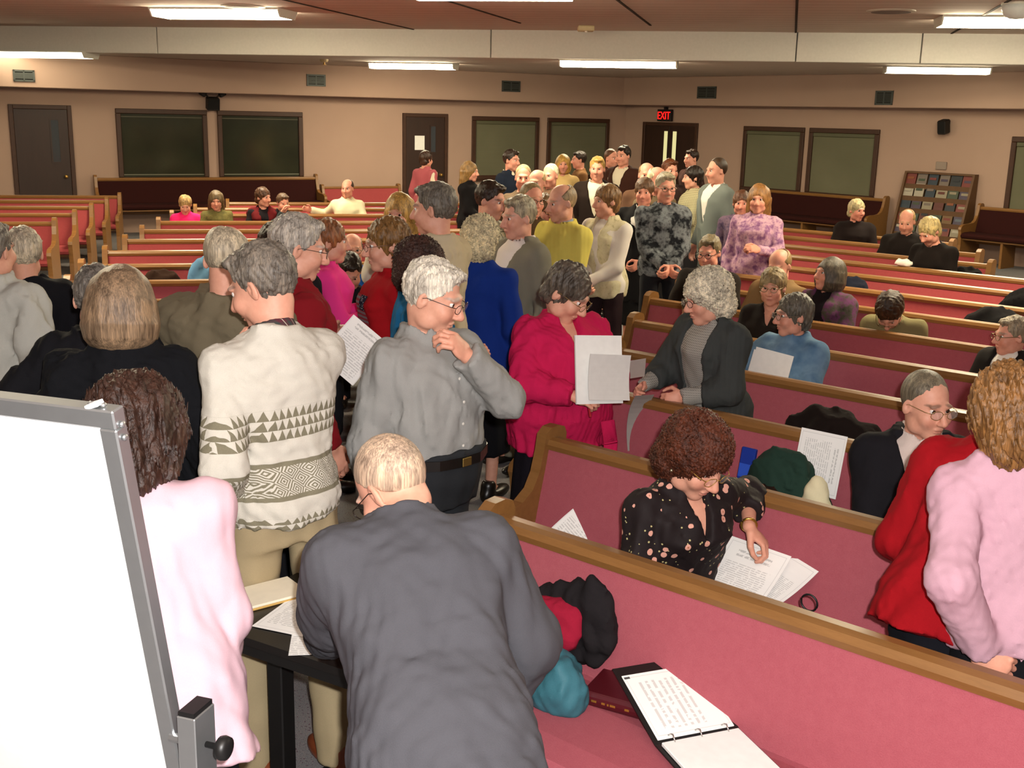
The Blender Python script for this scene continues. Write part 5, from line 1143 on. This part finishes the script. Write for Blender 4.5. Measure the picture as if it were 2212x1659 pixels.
# second pew: papers beside the curly-haired woman
q_ = rp(1240, 1140, rowR(1) - .17); sheet('printed sheet lying on the second pew near its oak end', q_ + np.array([0, 0, -.05]), D_R * .8 + np.array([0, 0, -.55]), Q_R * .35 + np.array([.25, 0, .8]), .2, .26, -.02, M_TXT)
q1 = atz(1600, 1250, .62); sheet('left page of the printed handout under the curly-haired woman\'s hand', q1, D_R * .95 + np.array([0, 0, -.05]), Q_R + np.array([0, 0, .55]), .24, .31, .015, textpaper('handout_a', .24, .31, 34, True))
q2 = atz(1660, 1260, .60); sheet('right page of the printed handout, sloping away from the woman\'s hand', q2 + np.array([.0, 0, .004]), D_R * .9 + Q_R * -.3 + np.array([0, 0, -.1]), Q_R + D_R * .35 + np.array([0, 0, .5]), .22, .28, .015, M_TXT2)
lc = rp(1748, 1302, rowR(1) - .45); lpo = MB().tube([lc + D_R * .028 * math.cos(a) + np.array([0, 0, .028 * math.sin(a)]) for a in np.linspace(0, 2 * math.pi, 20)[:-1]], .0035, 6, True); lpo.tube([lc + np.array([0, 0, -.028]), lc + np.array([.02, 0, -.09]), lc + np.array([.06, .0, -.14])], .0035, 6)
tag(lpo.build('bag_handle', M_BLACKMET, None, True), 'thin black loop of a bag handle rising behind the front pew rail', 'handle')
# third pew: sheet, jackets, hat, folder
P3 = rowR(2) - .17
sA_ = rp(1768, 1000, P3); sheet('printed sheet propped against the third pew back', sA_, D_R, Q_R * .25 + np.array([0, 0, 1]), .21, .27, .0, textpaper('propped', .21, .27, 22, True, True))
g0 = rp(1690, 1060, rowR(2) - .38)
heap('jacket_bundle', 'dark green jacket with pale lining bundled on the third pew', 'jacket', (g0[0], g0[1], ZS), [((0, 0, .19), (.14, .1, .2)), ((.09, -.01, .12), (.12, .09, .16)), ((-.07, 0, .16), (.1, .08, .18))], cloth('#22382f'), .012, 26, .01, True, A_R, 4)
g1 = rp(1765, 1040, rowR(2) - .46); heap('jacket_lining', 'cream lining of the green jacket on the third pew', 'jacket lining', (g1[0], g1[1], ZS + .0), [((0, 0, .16), (.06, .05, .17), 20), ((.05, -.01, .08), (.06, .05, .14))], cloth('#d9d0ac'), .006, 24, .009, True, A_R, 12)
g2 = rp(1662, 1040, rowR(2) - .5); heap('fur_hat', 'brown fuzzy hat in front of the dark green jacket', 'hat', (g2[0], g2[1], ZS), [((0, 0, .17), (.085, .07, .08)), ((.01, 0, .08), (.08, .07, .1))], cloth('#2a1b13', 160, .5, .9), .01, 90, .009, True, 0, 2)
g3 = rp(1612, 1015, rowR(2) - .22); bf = MB().box((0, 0, 0), (.035, .012, .1), rx(-12), .004); of = bf.build('blue_case', plain('#16338f', .35, .5, name='blue_vinyl')); of.location = (g3[0], g3[1], max(g3[2], ZS + .1)); of.rotation_euler.z = A_R; tag(of, 'bright blue glossy case standing beside the green jacket', 'case')
MB().box((0, -.014, .0), (.03, .002, .03), rx(-12)).build('clasp', plain('#2f55c0', .3, .5), of)
g4 = rp(1800, 1085, rowR(2) - .5); heap('handbag', 'black leather bag lying beside the man in the suit', 'bag', (g4[0], g4[1], ZS), [((0, 0, .04), (.14, .07, .06)), ((.08, 0, .03), (.07, .06, .05))], plain('#141214', .35, .5, name='black_leather'), .006, 30, .01, True, A_R, 8)
# coats further back
def coat(label, px, py, perp, prims, c, zb=ZS, blk='R', seed=3, cat='coat'):
    p = rp(px, py, perp) if blk == 'R' else cp(px, py, perp); return heap('folded_coat', label, cat, (p[0], p[1], zb), prims, cloth(c), .014, 24, .014, True, A_R if blk == 'R' else A_C, seed)
coat('dark brown fur coat humped on the fourth pew', 1790, 920, rowR(3) - .3, [((0, 0, .14), (.2, .12, .2)), ((-.14, 0, .1), (.1, .1, .17)), ((.16, 0, .12), (.14, .1, .18))], '#1c1411')
coat('dark coat with a blue lining on a pew behind the flower jacket', 1845, 600, rowR(8) - .3, [((0, 0, .18), (.16, .1, .2)), ((.1, 0, .1), (.15, .1, .14))], '#1a1d2a')
coat('bright blue cloth lying beside the dark coat with blue lining', 1905, 606, rowR(8) - .35, [((0, 0, .14), (.12, .08, .16)), ((.12, 0, .1), (.12, .07, .15))], '#22398c', cat='cloth')
coat('black coat spread over a far pew at right, below the rack', 2095, 552, rowR(10) - .3, [((0, 0, .16), (.2, .1, .2)), ((.2, 0, .12), (.16, .09, .18)), ((-.2, 0, .1), (.12, .09, .14))], '#120f10')
coat('black coat piled on the eighth pew near the right edge', 2150, 715, rowR(7) - .3, [((0, 0, .2), (.26, .11, .2)), ((.2, 0, .16), (.2, .1, .18))], '#110f10')
coat('black coat cut off by the right edge, higher of the two', 2215, 640, rowR(8) - .3, [((0, 0, .2), (.2, .11, .24)), ((.2, 0, .16), (.2, .1, .22))], '#100f10', seed=6)
coat('brown coat lying on a pew in the middle block', 350, 605, rowC(1) - .3, [((0, 0, .16), (.2, .1, .2)), ((-.2, 0, .12), (.2, .09, .16)), ((.2, 0, .1), (.14, .09, .14))], '#2e1d14', blk='C')
coat('pale denim jacket hung over a pew left of the balding head', 440, 605, rowC(1) - .25, [((0, 0, .2), (.13, .1, .26)), ((.06, 0, .2), (.1, .1, .25))], '#5d86a8', blk='C', cat='jacket')
for px, py, k_, lab in ((1953, 533, 10, 'crumpled white tissue on a far pew rail'), ):
    p = rp(px, py, rowR(k_ - 1) - .04); heap('tissue', lab, 'tissue', (p[0], p[1], .872), [((0, 0, .03), (.07, .04, .035)), ((.05, 0, .02), (.05, .04, .03))], cloth('#e6ddd0'), .008, 60, .01)
# ------------------------------------------------------------------ what people hold and wear
def hand(key, nm, off=(0, .06, -.02)):
    P = PEOPLE[key]; o = P['J']['arms'][nm][3]; return o['W'] + o['R'] @ np.array(off)
def held(key, label, c, U, V, **k):
    fc_ = PEOPLE[key]['face']; return sheet(label, at_person(key, c), rz(fc_) @ np.array(U, float), rz(fc_) @ np.array(V, float), **k)
J_ = PEOPLE['mag']['J']; hl = hand('mag', 'l'); ch = J_['T']((.02, -.32, .3))
held('mag', 'stack of white papers held against the magenta cardigan', ch + np.array([.0, -.05, .0]), (1, .05, -.08), (.05, .25, 1), w_=.24, h_=.3, mat=M_WHITE, pages=12)
held('mag', 'white folded sheet in front of the stack in the magenta cardigan woman\'s hands', ch + np.array([.03, -.085, -.03]), (1, .1, -.12), (.08, .2, 1), w_=.22, h_=.2, mat=plain('#d9d6d2', .8), bend=.01, pages=3)
pc = at_person('mag', hand('mag', 'r', (0, .07, -.03))); pn = empty('marker_pen', pc); tag(pn, 'white and red striped pen in the magenta cardigan woman\'s hand', 'pen')
MB().tube([(-.012, -.01, .07), (.0, -.015, 0)], .006).build('cap', plain('#f0efe8', .4), pn); MB().tube([(.0, -.015, 0), (.012, -.02, -.06)], .0055).build('barrel', plain('#a3202c', .4), pn)
P_ = PEOPLE['mag']; s_ = J_['s']
for sd, dz in ((-1, .42), (1, .3)):
    pts = [J_['T']((sd * .17, -.22, -.02)), J_['T']((sd * .175, -.25, -.12)), J_['T']((sd * .19, -.22, -.2)) + np.array([0, 0, -.1]), J_['T']((sd * .19, -.2, -.2)) + np.array([0, 0, -dz])]
    mb = MB()
    for i in range(3):
        a, b = pts[i], pts[i + 1]; c_ = (a + b) / 2; d_v = unit(b - a); x_v = unit(np.cross(d_v, [0, 1, 0])); mb.box(c_, (.035, .007, np.linalg.norm(b - a) / 2 + .008), np.stack([x_v, np.cross(d_v, x_v), d_v], 1), .004)
    mb.build('knit_tie', M_MAGENTA, P_['root'], True)
J_ = PEOPLE['s13']['J']; held('s13', 'white papers held up by the woman in the denim shirt', J_['T']((.10, -.38, .30)), (1, 0, -.05), (0, .25, 1), w_=.25, h_=.31, mat=M_WHITE, pages=4)
held('s13', 'second white sheet behind the denim shirt woman\'s papers', J_['T']((.07, -.365, .28)), (1, 0, -.08), (0, .25, 1), w_=.25, h_=.3, mat=M_WHITE)
J_ = PEOPLE['s22']['J']; held('s22', 'translucent grey scarf-like sheet hanging from the white-haired woman\'s hand', hand('s22', 'r', (0, .07, -.03)) + np.array([0, -.02, -.12]), (.3, 1, 0), (.25, .15, 1), w_=.1, h_=.3, mat=plain('#9a9690', .7), bend=.05)
held('s22', 'white paper in the far hand of the white-haired woman', hand('s22', 'r', (0, .07, -.03)) + np.array([-.04, -.05, .12]), (.6, 1, .2), (.3, -.5, .5), w_=.16, h_=.16, mat=plain('#c9c4bb', .8))
sheet('printed sheets in the hand of the man in dark red', aty(763, 756, 4.72), (.75, -.1, -.6), (.55, .35, .75), w_=.2, h_=.24, mat=M_TXT)
held('p7', 'white sheet held low in front of the olive jacket', hand('p7', 'l', (0, .08, -.03)) + np.array([.13, -.02, .0]), (1, .1, 0), (0, .6, .8), w_=.22, h_=.28, mat=M_WHITE)
# grey shirt man: belt, buckle, phone case, ring, watch, buttons
def ring_prof(key, z, zh, mat, name, grow=.04, belly_=.0, parent=None):
    P = PEOPLE[key]; J = P['J']; s = J['s']; return J, s
def surf(key, part, org, dirv):
    """point where a ray meets one of the person's clothes (person frame)"""
    for ch in PEOPLE[key]['root'].children:
        if ch.name.split('.')[0] == part:
            hit, loc, nor, _ = ch.ray_cast(Vector(org), Vector(unit(dirv)))
            if hit: return np.array(loc), np.array(nor), ch
    return None
J = PEOPLE['p15']['J']; rt = PEOPLE['p15']['root']; ring_ = []
for a in np.linspace(0, 2 * math.pi, 33)[:-1]:
    d_v = np.array([math.sin(a), -math.cos(a), 0]); o_ = J['pel'] + np.array([0, -.02, .065]); h_ = surf('p15', 'trousers', o_ + d_v * .6, -d_v); ring_.append((h_[0] if h_ else o_ + d_v * .2) + d_v * .003)
v = []; f_ = []
for i, p in enumerate(ring_):
    d_v = unit((p - J['pel']) * [1, 1, 0]); v += [p + d_v * .004 + np.array([0, 0, .018]), p + d_v * .004 + np.array([0, 0, -.018]), p - d_v * .006 + np.array([0, 0, -.018]), p - d_v * .006 + np.array([0, 0, .018])]
m_ = len(ring_)
for i in range(m_):
    j = (i + 1) % m_
    for k in range(4): f_.append((i * 4 + k, j * 4 + k, j * 4 + (k + 1) % 4, i * 4 + (k + 1) % 4))
belt = mesh('belt', v, f_, plain('#14110f', .35, .5, name='belt_leather'), rt)
pb = ring_[0]; MB().box(pb + np.array([0, -.007, 0]), (.022, .003, .016), None, .002).build('buckle', plain('#c8a860', .25, .6, .9), belt)
ps = ring_[23]; d_v = unit((ps - J['pel']) * [1, 1, 0]); MB().box(ps + d_v * .018 + np.array([0, 0, -.02]), (.032, .014, .055), np.stack([[-d_v[1], d_v[0], 0], d_v, [0, 0, 1]], 1), .008).build('phone_case', plain('#17181b', .6), rt)
for z in (.12, .2, .28, .36):
    h_ = surf('p15', 'shirt', J['T']((.0, -.6, z)), (0, 1, 0))
    if h_: MB().lathe([(.0055, 0), (.0055, .002), (.003, .003)], h_[0], 8, np.stack([[1, 0, 0], [0, 0, 1], [0, -1.0, 0]], 1)).build('button', plain('#d8d4cc', .4), h_[2])
def bangle(key, nm, c, r=.031, th=.004, name='watch'):
    J = PEOPLE[key]['J']; sh, E, W_, o, sd = J['arms'][nm]; d_v = unit(E - W_); c_ = W_ + d_v * .012; x = unit(np.cross(d_v, [0.2, .3, 1])); y = np.cross(d_v, x)
    MB().tube([c_ + (x * math.cos(a) + y * math.sin(a)) * r * J['s'] for a in np.linspace(0, 2 * math.pi, 19)[:-1]], th, 6, True).build(name, plain(c, .25, .6, .9), PEOPLE[key]['root'], True)
bangle('p15', 'l', '#c9b070', .034, .006); bangle('s21', 'l', '#d0a850', .029, .005, 'bracelet'); bangle('s13', 'l', '#d8b860', .03, .005, 'bracelet'); bangle('r2', 'l', '#3a322c', .029, .005); bangle('s22', 'l', '#b89a58', .028, .004)
# tie, books and lapel of the man in the suit
J = PEOPLE['s20']['J']; rt = PEOPLE['s20']['root']
n = N('striped_tie', .5, .4); x, y, z = n.xyz(); k_ = ((z * 1.0 + x * .5) * 16.0).frac(); n.color(n.mix(k_.lt(.5), hx('#16182a'), n.mix(k_.lt(.62), hx('#8d6a74'), hx('#3a3d4a')))); M_TIE = n.m
mb = MB(); prev = None
for z, w_ in ((.42, .018), (.40, .03), (.37, .02), (.28, .032), (.18, .042), (.09, .045), (.05, .004)):
    h_ = surf('s20', 'shirt', J['T']((0, -.5, z)), (0, 1, 0)); p = (h_[0] if h_ else J['T']((0, -.13, z))) + np.array([0, -.012, 0]); cur = [p + np.array([-w_, 0, 0]), p + np.array([w_, 0, 0]), p + np.array([w_ * .8, .008, 0]), p + np.array([-w_ * .8, .008, 0])]
    if prev is not None: mb.add(prev + cur, [(0, 1, 5, 4), (1, 2, 6, 5), (2, 3, 7, 6), (3, 0, 4, 7), (0, 3, 2, 1), (4, 5, 6, 7)])
    prev = cur
mb.build('tie', M_TIE, rt)
bk0 = at_person('s20', J['pel'] + np.array([.06, -.30, .10]))
for i, (c_, lab, dz) in enumerate((('#23222e', 'dark book with gold bands on the lap of the man in the suit', .0), ('#5a2a30', 'maroon book on top of the dark book on the suited man\'s lap', .045))):
    o = empty('book', bk0 + np.array([0, 0, dz]), math.radians(-20)); tag(o, lab, 'book')
    Rk = rx(25); MB().box(Rk @ np.array([0, 0, 0]), (.085, .12, .003), Rk, .001).build('cover', plain(c_, .4), o); MB().box(Rk @ np.array([0, 0, .036]), (.085, .12, .003), Rk, .001).build('cover', plain(c_, .4), o)
    MB().box(Rk @ np.array([0, .004, .018]), (.08, .113, .0148), Rk).build('pages', plain('#e0d6b8', .7), o); MB().box(Rk @ np.array([0, -.118, .018]), (.085, .003, .019), Rk, .001).build('spine', plain(c_, .4), o)
    for x in (-.06, -.03, .03, .06): MB().box(Rk @ np.array([x, -.1215, .018]), (.002, .001, .017), Rk).build('gilt_band', gold, o)
# flag print on the red T-shirt
n = N('flag_print', .85, .1); u = n.xyz(n.co('UV'))[0]; v_ = n.xyz(n.co('UV'))[1]
st = (v_ * 6.5).frac().lt(.5); star = n.voro(14, n.scale(n.co('UV'), (1, 1, 0))).lt(.28); cant = u.lt(.45) * v_.gt(.5)
n.color(n.mix(cant, n.mix(st, hx('#8a7a80'), hx('#9c3a44')), n.mix(star, hx('#2a2638'), hx('#c8c2c8')))); J = PEOPLE['p11']['J']; V = []; Q = []; nu_, nv_ = 8, 8; ok = True
for j in range(nv_ + 1):
    for i in range(nu_ + 1):
        h_ = surf('p11', 't_shirt', J['T'](((i / nu_ - .5) * -.17 + .0, -.6, .24 + (j / nv_) * .15)), (0, 1, 0)); p = (h_[0] if h_ else J['T']((0, -.16, .3))); V.append(p + np.array([0, -.004, 0]))
for j in range(nv_):
    for i in range(nu_): a = j * (nu_ + 1) + i; Q.append((a, a + 1, a + nu_ + 2, a + nu_ + 1))
o = mesh('flag_print', V, Q, n.m, PEOPLE['p11']['root'], True); uv = o.data.uv_layers.new(name='UVMap')
for lp in o.data.loops: vi = lp.vertex_index; uv.data[lp.index].uv = ((vi % (nu_ + 1)) / nu_, (vi // (nu_ + 1)) / nv_)
# tissue in the hand of the woman in pink, necklace and rings
p = at_person('r2', hand('r2', 'l', (0, .07, -.035))); heap('tissue', 'crumpled white tissue in the hand of the pink sweater woman at right', 'tissue', p - np.array([0, 0, .02]), [((0, 0, .02), (.03, .022, .025)), ((.015, 0, .03), (.02, .02, .02))], cloth('#f0eeea'), .005, 120, .006, False)
